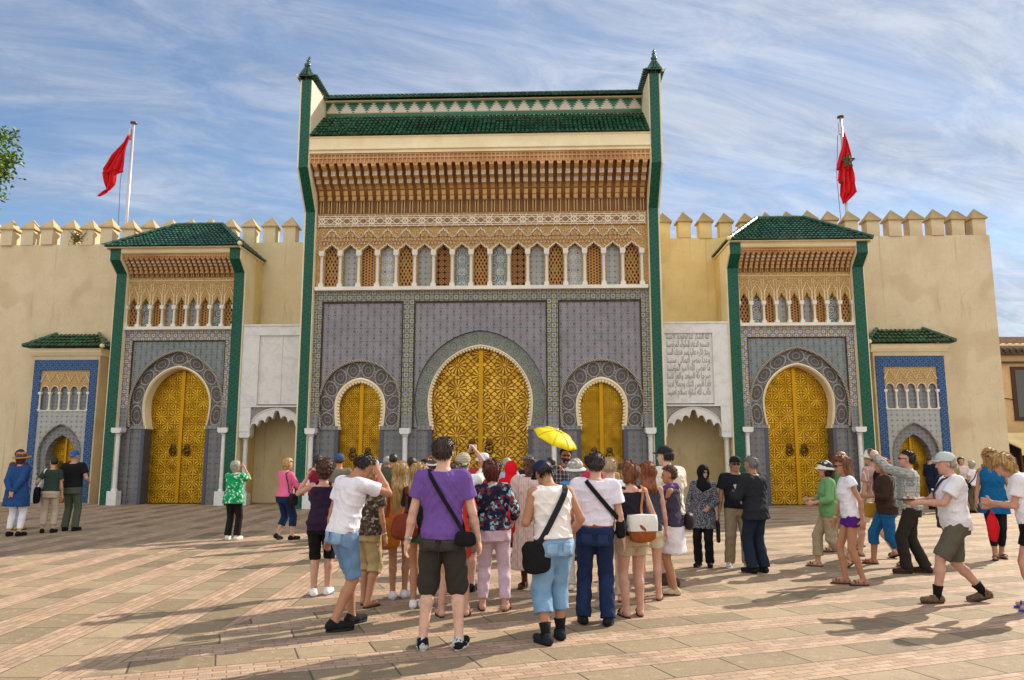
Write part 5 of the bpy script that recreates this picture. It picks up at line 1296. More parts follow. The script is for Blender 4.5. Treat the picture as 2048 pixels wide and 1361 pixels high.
        G_.cutz(.012); P_, F_ = G_.mesh(); nm = {'shorts': 'shorts', 'hot': 'shorts', 'capri': 'capri_trousers', 'pants': 'trousers', 'skirt': 'skirt', 'legging': 'leggings', 'slim': 'trousers'}[kind]; mk(nm, P_ * sc, F_, mt, par)
    if sock:
        for (he, to, fd, up, A), l in zip(fts, legs): mb = MB(); mb.tube([tuple(A - Vector((0, 0, .05))), tuple(A.lerp(l[2], .08)), tuple(A.lerp(l[2], .27))], [.046, .046, .054 * lr + .004], 14); mbk(mb, 'sock', sock, par, None, sc)
    if shoe:
        kind, mt = shoe[0], shoe[1]; sol = shoe[2] if len(shoe) > 2 else cloth('3a3430')
        for (he, to, fd, up, A), l in zip(fts, legs):
            hh = min(h, .010); G_ = Field([min(he[i], to[i]) - .09 for i in range(3)], [max(he[i], to[i], A[i]) + .08 for i in range(3)], hh)
            if kind == 'sneaker':
                G_.cone(he - fd * .008, he.lerp(to, .5), .043, .046, .01); G_.cone(he.lerp(to, .5), to + fd * .012, .047, .036, .02); G_.cone(he, A + up * .01, .045, .045, .015, flat=.85)
            else:
                for t in (.25, .62, .82): c_ = he.lerp(to, t); sd = fd.cross(up); [G_.cone(c_ + sd * q * .036 + up * (.002 + .030 * math.cos(q * 1.3)), c_ + sd * (q + .35) * .036 + up * (.002 + .030 * math.cos((q + .35) * 1.3)), .0105, .0105, .004) for q in (-1.1, -.75, -.4, -.05, .3, .65)]
            G_.cutz(.010 if l[5] < .01 else -1); P_, F_ = G_.mesh(); sh = mk('shoe' if kind == 'sneaker' else 'sandal', P_ * sc, F_, mt, par)
            pl = []; sd = fd.cross(up).normalized(); wid = .046 if kind == 'sneaker' else .043
            for i in range(20):
                a = 2 * math.pi * i / 20; yy = math.cos(a); pl.append((math.sin(a) * wid * (1 + .12 * yy), .095 + yy * (.138)))
            mb = MB(); c0 = he - up * .041 if l[5] > .01 else Vector((he.x, he.y, .001)); ft = fd if l[5] > .01 else Vector((fd.x, fd.y, 0)).normalized()
            th = .022 if kind == 'sneaker' else .016; lw = [c0 + sd * p[0] + ft * (p[1]) for p in pl]; uw = [p + up * th for p in lw]
            mb.poly([tuple(p) for p in lw]); mb.poly([tuple(p) for p in uw]); mb.strip([tuple(p) for p in lw], [tuple(p) for p in uw], closed=True); mbk(mb, 'sole', sol, sh, None, sc)
    # ---------------- hats and glasses
    if hat:
        kind, mt = hat[0], hat[1]; mb = MB(); tl = Matrix.Translation((0, -.012, .03)) @ Matrix.Rotation(R(8), 4, 'X')
        if kind in ('cap', 'bcap'):
            mb.lathe([(.097, -.005), (.099, .02), (.092, .055), (.072, .085), (.04, .102), (0, .108)], (0, 0, 0), 20, sy=1.13)
            f_ = 1 if kind == 'cap' else -1
            A = [(math.sin(a) * .074, f_ * (.098 + math.cos(a) * .0 + .0), -.004) for a in np.linspace(-1.4, 1.4, 11)]; B = [(math.sin(a) * .078, f_ * (.10 + math.cos(a) * .075), -.016 + .012 * math.cos(a)) for a in np.linspace(-1.5, 1.5, 11)]
            A = [(math.sin(a) * .080, f_ * (.088 - .0 + (math.cos(a) - .6) * .03), .0) for a in np.linspace(-1.3, 1.3, 11)]
            mb.strip(A, B); mb.strip([(p[0], p[1], p[2] + .006) for p in A], [(p[0], p[1], p[2] + .006) for p in B]); mb.strip(B, [(p[0], p[1], p[2] + .006) for p in B])
        elif kind == 'bucket': mb.lathe([(.150, -.035), (.154, -.028), (.104, .012), (.100, .03), (.088, .082), (.05, .098), (0, .100)], (0, 0, 0), 24, sy=1.1)
        elif kind == 'straw': mb.lathe([(.175, -.012), (.185, -.004), (.178, .004), (.105, .010), (.100, .03), (.090, .095), (.055, .112), (0, .108)], (0, 0, 0), 28, sy=1.1)
        o_ = mbk(mb, 'hat' if 'cap' not in kind else 'cap', mt, par, HM @ tl, sc)
        if kind in ('straw', 'bucket') and len(hat) > 2: mb = MB(); mb.lathe([(.106, .008), (.104, .03)], (0, 0, 0), 24, sy=1.1); mbk(mb, 'hat_band', hat[2], o_, HM @ tl, sc)
        if 'cap' in kind: mb = MB(); mb.lathe([(0, .105), (.008, .108), (.006, .113), (0, .114)], (0, 0, 0), 8); mbk(mb, 'button', mt, o_, HM @ tl, sc)
    if glasses:
        mb = MB()
        for s in (-1, 1):
            pts = [(s * .033 + math.cos(a) * .026, .104 - abs(s * .033 + math.cos(a) * .026) * .18, .006 + math.sin(a) * .018) for a in np.linspace(0, 2 * math.pi, 13)[:-1]]
            mb.poly(pts); mb.poly([(p[0], p[1] - .006, p[2]) for p in pts]); mb.strip(pts, [(p[0], p[1] - .006, p[2]) for p in pts], closed=True); mb.tube([(s * .058, .094, .010), (s * .084, .0, .006)], .004, 5)
        mb.tube([(-.012, .104, .012), (.012, .104, .012)], .004, 5)
        mbk(mb, 'sunglasses', BLACKM, par, HM if glasses != 'up' else HM @ Matrix.Translation((0, -.055, .075)) @ Matrix.Rotation(R(35), 4, 'X'), sc)
    people[key] = dict(o=body, sc=sc, T=T, M=M, TO=TO, prof=prof, arms=arms, HM=HM, hc=hc, X=X0, Y=Y0, rot=rot, h=h, loose=(top[3] if top and len(top) > 3 else .016))
    return body

def w2(key, p):
    """person space (1.75 m body) to the world"""
    q = people[key]; a = R(q['rot']); p = Vector(p) * q['sc']; return Vector((q['X'] + p.x * math.cos(a) - p.y * math.sin(a), q['Y'] + p.x * math.sin(a) + p.y * math.cos(a), p.z))
def ribbon(mb, pts, nor, wd, th=.006):
    A = [];
    for i, p in enumerate(pts):
        t = (pts[min(i + 1, len(pts) - 1)] - pts[max(i - 1, 0)]).normalized(); s = t.cross(nor[i]).normalized() * wd / 2; n = nor[i] * th; A.append([p - s, p + s, p + s + n, p - s + n])
    for i in range(len(A) - 1):
        for k in range(4): mb.poly([tuple(v) for v in (A[i][k], A[i][(k + 1) % 4], A[i + 1][(k + 1) % 4], A[i + 1][k])])
def bag(key, name, label, cat, pos, size, mat, strap=None, smat=None, yaw=0, sw=.035, flap=None, group=None, p=4.0, sag=0.0):
    """a bag carried by a person; strap: ('cross', shoulder_x) or ('side', shoulder_x) or ('hand', wrist side)"""
    q = people[key]; M4 = Matrix.Translation(w2(key, (0, 0, 0))) @ Matrix.Rotation(R(q['rot']), 4, 'Z'); inv = M4
    base = w2(key, pos); T_ = thing(name, tuple(base), label, cat, group); T_.rotation_euler = (0, 0, R(q['rot'])); sc = q['sc']
    Mz = Matrix.Rotation(R(yaw), 3, 'Z'); h = .010 if q['Y'] < 10 else .013; Fb = Field([-max(size) * 1.3] * 3, [max(size) * 1.3] * 3, h)
    Fb.ell((0, 0, 0), size, Mz, 0, p=p)
    if sag: Fb.ell((0, 0, -size[2] * .45), (size[0] * (1 + sag), size[1] * (1 + sag), size[2] * .6), Mz, .03, p=3)
    Fb.wrinkle(.003, 40, 1); P_, F_ = Fb.mesh(); b = mk('bag_body', P_ * sc, F_, mat, T_)
    if flap:
        mb = MB(); mb.lathe([(1.05, -.15), (1.07, .5), (.95, 1.02), (0, 1.10)], (0, 0, 0), 24); mb.v = [tuple(Mz @ Vector((math.copysign(abs(v[0]) ** .45, v[0]) * size[0], math.copysign(abs(v[1]) ** .45, v[1]) * size[1], v[2] * size[2]))) for v in mb.v]; mbk(mb, 'flap', flap, T_, None, sc)
    P0 = Vector(pos); prof = q['prof']; zs = [r[0] for r in prof]
    e0 = q['loose'] + .016
    def sy(z, x, side, e=e0):
        hw, hd, yo = [float(np.interp(z, zs, [r[j] for r in prof])) for j in (1, 2, 3)]; hw += e; hd += e
        if z > 1.36: hd = max(hd, .105 + q['loose'] - max(0, z - 1.42) * .9); hw = max(hw, .20)
        u = max(0, 1 - abs(x / hw) ** 2.3) ** (1 / 2.3); return yo + side * hd * u
    if strap:
        mode, sx = strap; mb = MB(); top_ = Vector((sx, -.012, 1.475)); W = []
        if mode in ('cross', 'side'):
            for side in (-1, 1):
                pts, nor = [], []; st = P0 + Mz @ Vector((0, 0, size[2] * .8)) + Vector((0, side * .02, 0)); n = 12
                for i in range(n + 1):
                    t = i / n; x = st.x * (1 - t) + sx * t; z = st.z * (1 - t) + 1.468 * t; xt = max(-.17, min(.17, x))
                    y = sy(z, xt, side); y = st.y * (1 - t) ** 8 + y * (1 - (1 - t) ** 8)
                    if i == n: y = -.012 + side * .02
                    v = (q['TO'] + q['M'] @ Vector((x, y, z))) if z > .93 else Vector((x, y, z)); pts.append((v - P0) * sc); nn = Vector((x * .3, side, .15 + max(0, t - .8) * 5)).normalized(); nor.append(nn)
                ribbon(mb, pts, nor, sw)
        elif mode == 'hand':
            W_ = q['arms'][0 if sx < 0 else 1][3]
            hp = (W_ + Vector((0, 0, -.09)) - P0); a = Mz @ Vector((0, size[1] * 0 + size[0] * .4, size[2] * .9)); b_ = Mz @ Vector((0, -size[0] * .4, size[2] * .9))
            if size[0] > size[1]: a = Mz @ Vector((size[0] * .5, 0, size[2] * .9)); b_ = Mz @ Vector((-size[0] * .5, 0, size[2] * .9))
            mb.tube([a * sc, a.lerp(hp, .7) * sc, hp * sc, b_.lerp(hp, .7) * sc, b_ * sc], .008, 6)
        mbk(mb, 'strap', smat or mat, T_, None, 1.0, smooth=False)
    return T_
def pocket(key, x, z, w, hh, mat, e=.020, side=-1, name='pocket'):
    q = people[key]; prof = q['prof']; zs = [r[0] for r in prof]; mb = MB(); g = []
    for j in range(4):
        row = []
        for i in range(5):
            xx = x + (i / 4 - .5) * w; zz = z + (j / 3 - .5) * hh - (.012 * (1 - abs(i - 2) / 2) if j == 0 else 0); hw, hd, yo = [float(np.interp(zz, zs, [r[k] for r in prof])) for k in (1, 2, 3)]
            yy = yo + side * (hd + e) * max(0, 1 - abs(xx / (hw + e)) ** 2.3) ** (1 / 2.3); row.append(tuple(q['TO'] + q['M'] @ Vector((xx, yy, zz))))
        g.append(row)
    for j in range(3):
        for i in range(4): mb.poly([g[j][i], g[j][i + 1], g[j + 1][i + 1], g[j + 1][i]])
    o = mbk(mb, name, mat, q['o'], None, q['sc']); md = o.modifiers.new('thick', 'SOLIDIFY'); md.thickness = .010; md.offset = 0
def held(key, name, label, cat, pos, mbf, mats):
    base = w2(key, pos); T_ = thing(name, tuple(base), label, cat); T_.rotation_euler = (0, 0, R(people[key]['rot']))
    for nm, mb, mt in mbf: mbk(mb, nm, mt, T_, None, people[key]['sc'], smooth=False)
    return T_
# ---------------------------------------------------------------- the crowd
W = cloth('e4e2e6'); BLK = cloth('17171a'); NAVY = cloth('1c2233'); DEN = cloth('52749a', 'denim', '86a3be'); DDEN = cloth('17233f', 'denim', '24365c'); KHAKI = cloth('a8946e'); CHAR = cloth('37342f')
SNB = cloth('1b1b1e'); SNW = cloth('dcdcde'); BRL = cloth('4a2c1e', rough=.5); SOLW = cloth('d8d6d2')
STEP = lambda a, b: ((-.09, a), (.09, b))
# --- left of the square
person('straw', -9.25, 16.58, 1.78, 2, 'woman in a brown straw hat, dark blue tunic and white leggings, hands clasped behind', 'f', 1.22, LIGHT, lh=(-.03, -.20, .93), rh=(.04, -.20, .92), top=('tunic', cloth('1f3f6e', 'denim', '2c5286'), .62, .03), bot=('legging', W, 1.85), shoe=('sneaker', BLK), hair=('bob', H_BROWN), hat=('straw', cloth('b57a4a'), cloth('8a5a36')))
person('behind', -10.2, 17.95, 1.86, -10, 'man mostly hidden behind the woman in the straw hat, maroon shirt', 'm', 1.0, TAN, top=('tee', cloth('5a2b33')), bot=('pants', cloth('8b8ca0')), shoe=('sneaker', cloth('a89a2c')), hair=('short', H_DARK))
person('tote', -8.98, 17.3, 1.68, 18, 'woman in a dark green top and beige cropped trousers carrying a black tote', 'f', 1.08, LIGHT, head=(45, 5), lh=(-.27, .10, .98), rh=(.24, .05, .85), top=('tee', cloth('2f3f36'), .96), bot=('capri', cloth('b9a793'), 1.75), shoe=('sneaker', BLK), hair=('short', H_DARK))
bag('tote', 'tote_bag', 'black tote bag with white straps hanging from the shoulder of the woman in green', 'bag', (-.26, -.07, .87), (.05, .16, .19), BLK, ('side', -.13), W, sw=.03)
person('blackt', -8.75, 17.75, 1.83, 4, 'stout man in a black t-shirt, grey green trousers and blue cap', 'm', 1.16, LIGHT, lh=(-.30, .18, 1.02), rh=(.22, .22, 1.05), top=('tee', cloth('19191b'), .94, .024), bot=('pants', cloth('4d5548')), shoe=('sneaker', BLK), hair=('ring', H_GREY), hat=('bcap', cloth('2b5a9c')))
person('green', -4.30, 16.05, 1.60, -6, 'grey haired woman in a bright green patterned blouse taking a picture', 'f', 1.22, LIGHT, lh=(-.04, .26, 1.56), rh=(.10, .26, 1.56), top=('tee', cloth('119a5c', 'floral', '0d7d4c', 'cfd8d2', 1.3), .80, .035), bot=('pants', cloth('1d1a1c'), 1.95), shoe=('sneaker', cloth('d8cccc'), SOLW), hair=('curly', H_GREY))
person('pink', -3.24, 16.05, 1.66, -35, 'blond woman in a pink jumper and navy cropped trousers walking with a black bag', 'f', 1.2, LIGHT, feet=((-.13, -.06, .03, 20), (.13, .12)), head=(-10, 5), lh=(-.10, .34, 1.12), rh=(.18, .36, 1.16), top=('long', cloth('d8688e'), .93, .022), bot=('capri', cloth('18284a'), 1.5, .02), shoe=('sneaker', BLK), hair=('curly', H_BLOND))
bag('pink', 'shoulder_bag', 'black handbag at the hip of the woman in the pink jumper', 'bag', (.24, .04, .86), (.06, .10, .13), LEATHER('1c1b1e'), ('side', .12), BLK, sw=.02)
# --- foreground group
person('a', -.69, 9.75, 1.66, 8, 'brown haired woman in a dark purple top and black knee shorts raising a camera', 'f', 1.02, LIGHT, feet=((-.07, 0), (.09, .1)), head=(0, -6), lh=(-.23, .20, 1.52), rh=(-.10, .26, 1.54), top=('tank', cloth('2c1d33'), .84, .02), bot=('shorts', BLK, 1.1, .014), shoe=('sneaker', SNW, cloth('3f7fb5')), hair=('curly', H_BROWN), handcurl=1.0)
person('b', .03, 8.0, 1.80, -48, 'man in a white t-shirt and denim shorts bowing with a hand to his brow', 'm', 1.04, TAN, feet=((-.10, .17), (.10, -.12, .01, 4)), head=(-8, 38), lean=9, lh=(-.26, -.04, .80), rh=(.12, .30, 1.50), top=('tee', cloth('dcdbe2'), .91, .016), bot=('shorts', DEN, .98, .022), shoe=('sneaker', SNB, cloth('2a2a2c')), hair=('short', H_DARK), handcurl=.3)
person('c', .01, 9.12, 1.62, -25, 'woman with curly blond hair in a brown patterned blouse and beige capri trousers', 'f', 1.18, TAN, feet=((-.08, .10), (.09, -.04)), head=(-10, 4), rh=(.26, .06, .78), top=('tee', cloth('3c332c', 'floral', '5c4d40', '8d8376', 1.4), .88, .03), bot=('capri', cloth('a79469'), 1.2, .028), shoe=('sandal', cloth('c4a88c')), hair=('curly', H_BLOND))
person('d', .30, 9.62, 1.63, 4, 'girl with very long blond hair in an orange top and white sneakers', 'f', .86, TAN, feet=((-.06, -.02), (.08, .08)), top=('tank', cloth('dd6a2c'), .93, .012), bot=('hot', cloth('c9622c'), .35), shoe=('sneaker', SNW, SOLW), hair=('long', H_BLOND), hl=1.12)
bag('d', 'shoulder_bag', 'large mustard yellow leather bag on the hip of the girl in orange', 'bag', (-.14, -.13, .84), (.15, .07, .19), LEATHER('b06d1e'), ('side', -.12), LEATHER('7a3f22'), sw=.025, p=2.6, sag=.12)
person('e', .63, 9.05, 1.62, -6, 'girl with straight blond hair in a black top and green shorts', 'f', .88, TAN, feet=((-.05, .0), (.06, .06)), head=(-14, 4), rh=(.19, .20, 1.05), top=('tee', cloth('1b2023'), .90, .018), bot=('hot', cloth('0f6b3e'), .28, .02), shoe=('sneaker', SNW, SOLW), hair=('mid', H_BLOND), hl=1.25)
bag('e', 'shoulder_bag', 'reddish brown leather bag behind the girl in the black top', 'bag', (-.13, -.17, .99), (.15, .07, .15), LEATHER('74301f'), ('side', -.11), LEATHER('5e2416'), sw=.03, p=2.8, sag=.08)
person('f', 1.14, 7.20, 1.88, 0, 'tall man in a purple t-shirt and dark cargo shorts standing with his back turned', 'm', 1.0, PALE, feet=((-.15, -.02), (.15, .0)), toe=14, head=(-4, -2), lh=(-.31, .02, .82), rh=(.31, .05, .84), top=('tee', cloth('6b4c92'), .895, .020), bot=('shorts', CHAR, 1.02, .036), shoe=('sneaker', cloth('1a1a1c', 'floral', '1f1f24', 'b8bcc2', .9), SOLW), hair=('short', hairm('2c201b', '49352a')))
bag('f', 'camera_bag', 'small black camera bag slung across the back of the man in purple', 'bag', (.21, -.13, .90), (.085, .05, .06), LEATHER('17171a', .6), ('cross', -.11), BLK, sw=.035)
person('redtop', 1.10, 8.6, 1.62, 10, 'barefoot looking woman in a red top standing hidden behind the man in purple', 'f', 1.0, LIGHT, feet=((-.15, 0), (.14, 0)), rh=(.27, .0, .80), top=('tee', cloth('c0392b'), .86), bot=('shorts', cloth('b5392f'), .6), shoe=('sandal', cloth('c79a78')), hair=('bob', H_BROWN))
person('cam', 1.04, 10.15, 1.74, -4, 'man in a white shirt and striped cap holding up a camera', 'm', 1.08, LIGHT, head=(0, -12), lh=(.0, .24, 1.74), rh=(.13, .20, 1.76), top=('tee', cloth('d5dad6'), .92), bot=('shorts', cloth('8a7a66'), 1.0), shoe=('sneaker', SNB), hair=('ring', H_GREY), hat=('bcap', cloth('b9b19a', 'bands', '8a7f6a', s=4)))
held('cam', 'camera', 'compact camera held up by the man in the striped cap', 'camera', (.065, .30, 1.83), [('camera_body', MB().box(-.05, .05, -.012, .012, -.03, .03), cloth('c9c9cc', rough=.4)), ('screen', MB().box(-.03, .03, -.014, -.0121, -.022, .02), BLACKM)], None)
person('h', 1.50, 8.95, 1.66, 0, 'woman in a multicoloured floral blouse and white trousers with sunglasses on auburn hair', 'f', 1.12, LIGHT, feet=((-.13, .0), (.14, -.02)), head=(-6, 0), lh=(-.22, .14, .98), rh=(.22, .14, 1.0), top=('three', cloth('1e2440', 'floral', '7a3a34', '8fb3bf', 1.25), .93, .026), bot=('slim', cloth('cfb6c4'), 1.88, .012), shoe=('sandal', cloth('8e4a34')), hair=('bob', H_RED), glasses='up')
bag('h', 'shoulder_bag', 'dark blue crossbody bag at the left side of the woman in the floral blouse', 'bag', (-.22, .05, .98), (.04, .10, .09), NAVY, ('cross', .10), NAVY, sw=.05)
person('i', 1.90, 10.4, 1.72, 168, 'grey haired dark skinned man in a pale striped djellaba robe facing the camera', 'm', 1.12, BROWN, feet=((-.09, .12), (.10, -.05)), head=(-8, 6), lh=(-.20, .18, 1.02), rh=(.24, .10, .95), top=('robe', cloth('cbb3ac', 'line', 'a58a86'), .26, .03), bot=None, shoe=('sandal', cloth('2a1c16')), hair=('crop', hairm('5a5450', '8a8682')), face=True)
person('j', 2.15, 7.47, 1.71, 22, 'stocky man in a sleeveless white top, denim capri trousers and navy cap looking down', 'm', 1.13, TAN, feet=((-.10, -.05), (.11, .10)), head=(10, 34), lean=5, lh=(-.16, .24, 1.12), rh=(.25, .16, .96), top=('sleeveless', cloth('e2dcd8'), .96, .018), bot=('capri', cloth('6288ad', 'denim', '8fb0cc'), 1.52, .036), shoe=('sneaker', cloth('22262f'), cloth('1c1d22')), sock=BLK, hair=('ring', H_DARK), hat=('cap', cloth('1c2a48')))
bag('j', 'messenger_bag', 'black messenger bag hanging on the left hip of the man in the sleeveless top', 'bag', (-.20, -.07, .80), (.14, .05, .15), cloth('17161a'), ('cross', .13), cloth('26262e'), sw=.055)
person('k', 2.59, 8.25, 1.74, -4, 'man in a pale shirt, brown belt and dark blue jeans seen from behind', 'm', 1.12, LIGHT, feet=((-.13, .03), (.12, -.02)), head=(0, 2), lh=(-.22, .20, .98), rh=(.30, .0, .80), top=('tee', cloth('d7d2e0'), 1.0, .026), bot=('pants', DDEN, 2.15, .020), shoe=('sneaker', cloth('15171c', rough=.5)), hair=('short', hairm('241b17', '3d2f28')))
mb = MB(); q = people['k']; mb.lathe([(1, -.018), (1.02, 0), (1, .018)], (0, 0, 0), 28); mb.v = [(v[0] * .193, v[1] * .140 - .010, 1.0 + v[2]) for v in mb.v]; mbk(mb, 'belt', LEATHER('8a4526'), q['o'], None, q['sc'])
bag('k', 'shoulder_bag', 'black padded strap bag of the man in the pale shirt and jeans', 'bag', (.27, .03, .96), (.05, .10, .10), BLK, ('cross', -.11), cloth('18181c'), sw=.045)
person('bald', 2.87, 9.55, 1.68, -14, 'old man with thin blond hair and white shirt hidden behind the jeans man', 'm', 1.0, PALE, top=('long', W), bot=('pants', cloth('b8a68a')), shoe=('sandal', BRL), hair=('crop', hairm('a08a68', 'cdb898')))
person('sunhat', 2.50, 10.3, 1.65, 8, 'woman in a white sun hat and blue shirt in the middle of the crowd', 'f', 1.15, LIGHT, top=('tee', cloth('4f86bd'), .9), bot=('pants', cloth('c9c4bc')), shoe=('sneaker', SNW), hair=('bob', H_GREY), hat=('bucket', cloth('dfe4ea')))
person('m', 3.02, 8.65, 1.64, 12, 'woman with short brown hair, bare arms and beige shorts carrying a two tone bag', 'f', 1.20, LIGHT, feet=((-.09, .0), (.09, .04)), head=(22, 4), lh=(-.28, .02, .84), rh=(.20, .20, 1.0), top=('tank', cloth('23202a'), .92, .016), bot=('shorts', cloth('b3a084'), .52, .03), shoe=('sandal', cloth('4a231a')), hair=('bob', H_CHEST))
bag('m', 'shoulder_bag', 'white and tan leather bag on the hip of the woman in beige shorts', 'bag', (.04, -.24, 1.0), (.17, .06, .15), LEATHER('8e4a22'), ('side', .12), LEATHER('a8683c'), sw=.025, flap=cloth('d6d4ce'), p=3)
person('m2', 3.33, 9.65, 1.62, -4, 'woman with long auburn hair in a grey tank top behind the beige shorts woman', 'f', 1.0, LIGHT, top=('tank', cloth('39414e'), .88), bot=('shorts', cloth('c5b79c'), .6), shoe=('sandal', cloth('8a2f24')), hair=('mid', hairm('5c2a18', '9c5a34')), hl=1.1)
person('n', 3.76, 10.85, 1.87, 38, 'tall man in a white shirt, brown shorts and dark cap looking left', 'm', 1.22, PALE, feet=((-.11, -.16), (.12, .22)), toe=10, head=(24, 2), lh=(-.14, .26, 1.05), top=('tee', cloth('d8d0c0'), .88, .03), bot=('shorts', cloth('40302a'), .95, .03), shoe=('sneaker', cloth('4a3e36')), sock=None, hair=('short', H_DARK), hat=('cap', cloth('26262a')), face=True)
person('o', 3.68, 10.05, 1.58, 72, 'short haired woman in a purple scarf and white skirt carrying a dark handbag', 'f', 1.12, TAN, feet=((-.07, -.02), (.08, .05)), head=(20, 4), lh=(-.05, .24, .90), rh=(.22, .12, .90), top=('sleeveless', cloth('3c3547'), .92, .02), bot=('skirt', cloth('d6d0d8'), .85), shoe=('sneaker', cloth('b9a98c')), hair=('short', H_BROWN), face=True)
bag('o', 'handbag', 'dark purple handbag under the arm of the woman in the purple scarf', 'bag', (.10, -.22, .98), (.13, .07, .12), LEATHER('2a1c26', .4), ('side', .12), LEATHER('2a1c26', .4), sw=.02, p=2.8)
q = people['o']; G_ = Field([-.25, -.2, .7], [.25, .3, 1.6], .012)
G_.cone((-.10, .0, 1.44), (.10, .0, 1.44), .06, .06, .03); G_.cone((0, .06, 1.42), (0, -.06, 1.45), .07, .06, .03); G_.cone((-.08, .10, 1.38), (-.12, .15, .92), .055, .06, .03, flat=1.0); G_.cone((.02, .10, 1.38), (-.03, .15, 1.0), .05, .05, .03, flat=1.0); G_.wrinkle(.006, 42)
P_, F_ = G_.mesh(); mk('scarf', P_ * q['sc'], F_, cloth('5b3b70', 'speck', '7a5c90', s=.7), q['o'])
person('p', 4.56, 12.5, 1.56, 160, 'woman in a black headscarf, sunglasses and speckled tunic over black trousers', 'f', 1.08, LIGHT, feet=((-.09, 0), (.10, .02)), head=(38, 0), lh=(-.14, .22, 1.02), rh=(.24, .06, .9), top=('hijab', cloth('22242e', 'speck', '9a9da8', s=1.5), .66, .03), bot=('pants', cloth('131215'), 2.0), shoe=('sneaker', BLK), glasses=True, face=True)
q = people['p']; hc = q['hc']; G_ = Field([hc.x - .28, hc.y - .25, hc.z - .42], [hc.x + .28, hc.y + .28, hc.z + .18], .013); Qh = q['HM'].to_3x3().normalized(); fwd = Qh @ Vector((0, 1, 0))
G_.ell(hc + Vector((0, -.01, .015)), (.106, .126, .128), Qh, 0); G_.cone(hc + Vector((0, -.02, -.08)), hc + Vector((0, -.01, -.24)), .085, .15, .05); G_.cone(hc + Vector((0, .05, -.2)), hc + Vector((0, .10, -.34)), .09, .03, .04); G_.ell(hc + fwd * .11 + Vector((0, 0, -.015)), (.052, .07, .070), Qh, .01, 'c'); G_.wrinkle(.004, 40)
P_, F_ = G_.mesh(); mk('headscarf', P_ * q['sc'], F_, cloth('141316'), q['o'])
person('q', 5.08, 12.47, 1.70, 172, 'man in a black polo shirt, cap and sunglasses holding white papers', 'm', 1.12, OLIVE, feet=((-.13, 0), (.14, .0)), head=(0, 2), lh=(-.17, .27, 1.18), rh=(.29, .03, .80), top=('polo', cloth('1a1c24'), .92, .028), bot=('pants', cloth('8b7d66'), 2.05, .026), shoe=('sneaker', cloth('b9b9c0'), SOLW), hair=('short', H_DARK), hat=('cap', cloth('1a1a1c')), glasses=True, face=True)
held('q', 'paper_folder', 'white sheet of papers held by the man in the black polo shirt', 'papers', (-.13, .33, 1.20), [('sheet', MB().prism([(-.17, .16), (.20, .10), (.10, -.20), (-.20, -.13)], -.004, .004), cloth('d8d6d8'))], None)
bag('q', 'briefcase', 'black document case hanging from the hand of the man with papers', 'bag', (.31, .06, .56), (.03, .13, .17), LEATHER('19191e'), ('hand', 1), BLK)
person('r', 5.20, 11.88, 1.70, 28, 'grey haired man in a dark suit talking beside the man with papers', 'm', 1.14, OLIVE, feet=((-.10, .0), (.12, -.02)), head=(10, 2), lh=(-.18, .27, 1.16), rh=(.14, .22, .92), top=('jacket', cloth('23262e'), .80, .032), bot=('pants', cloth('1d2738'), 2.15, .026), shoe=('sneaker', cloth('121214', rough=.4)), hair=('short', hairm('5e5a58', '8d8985')))
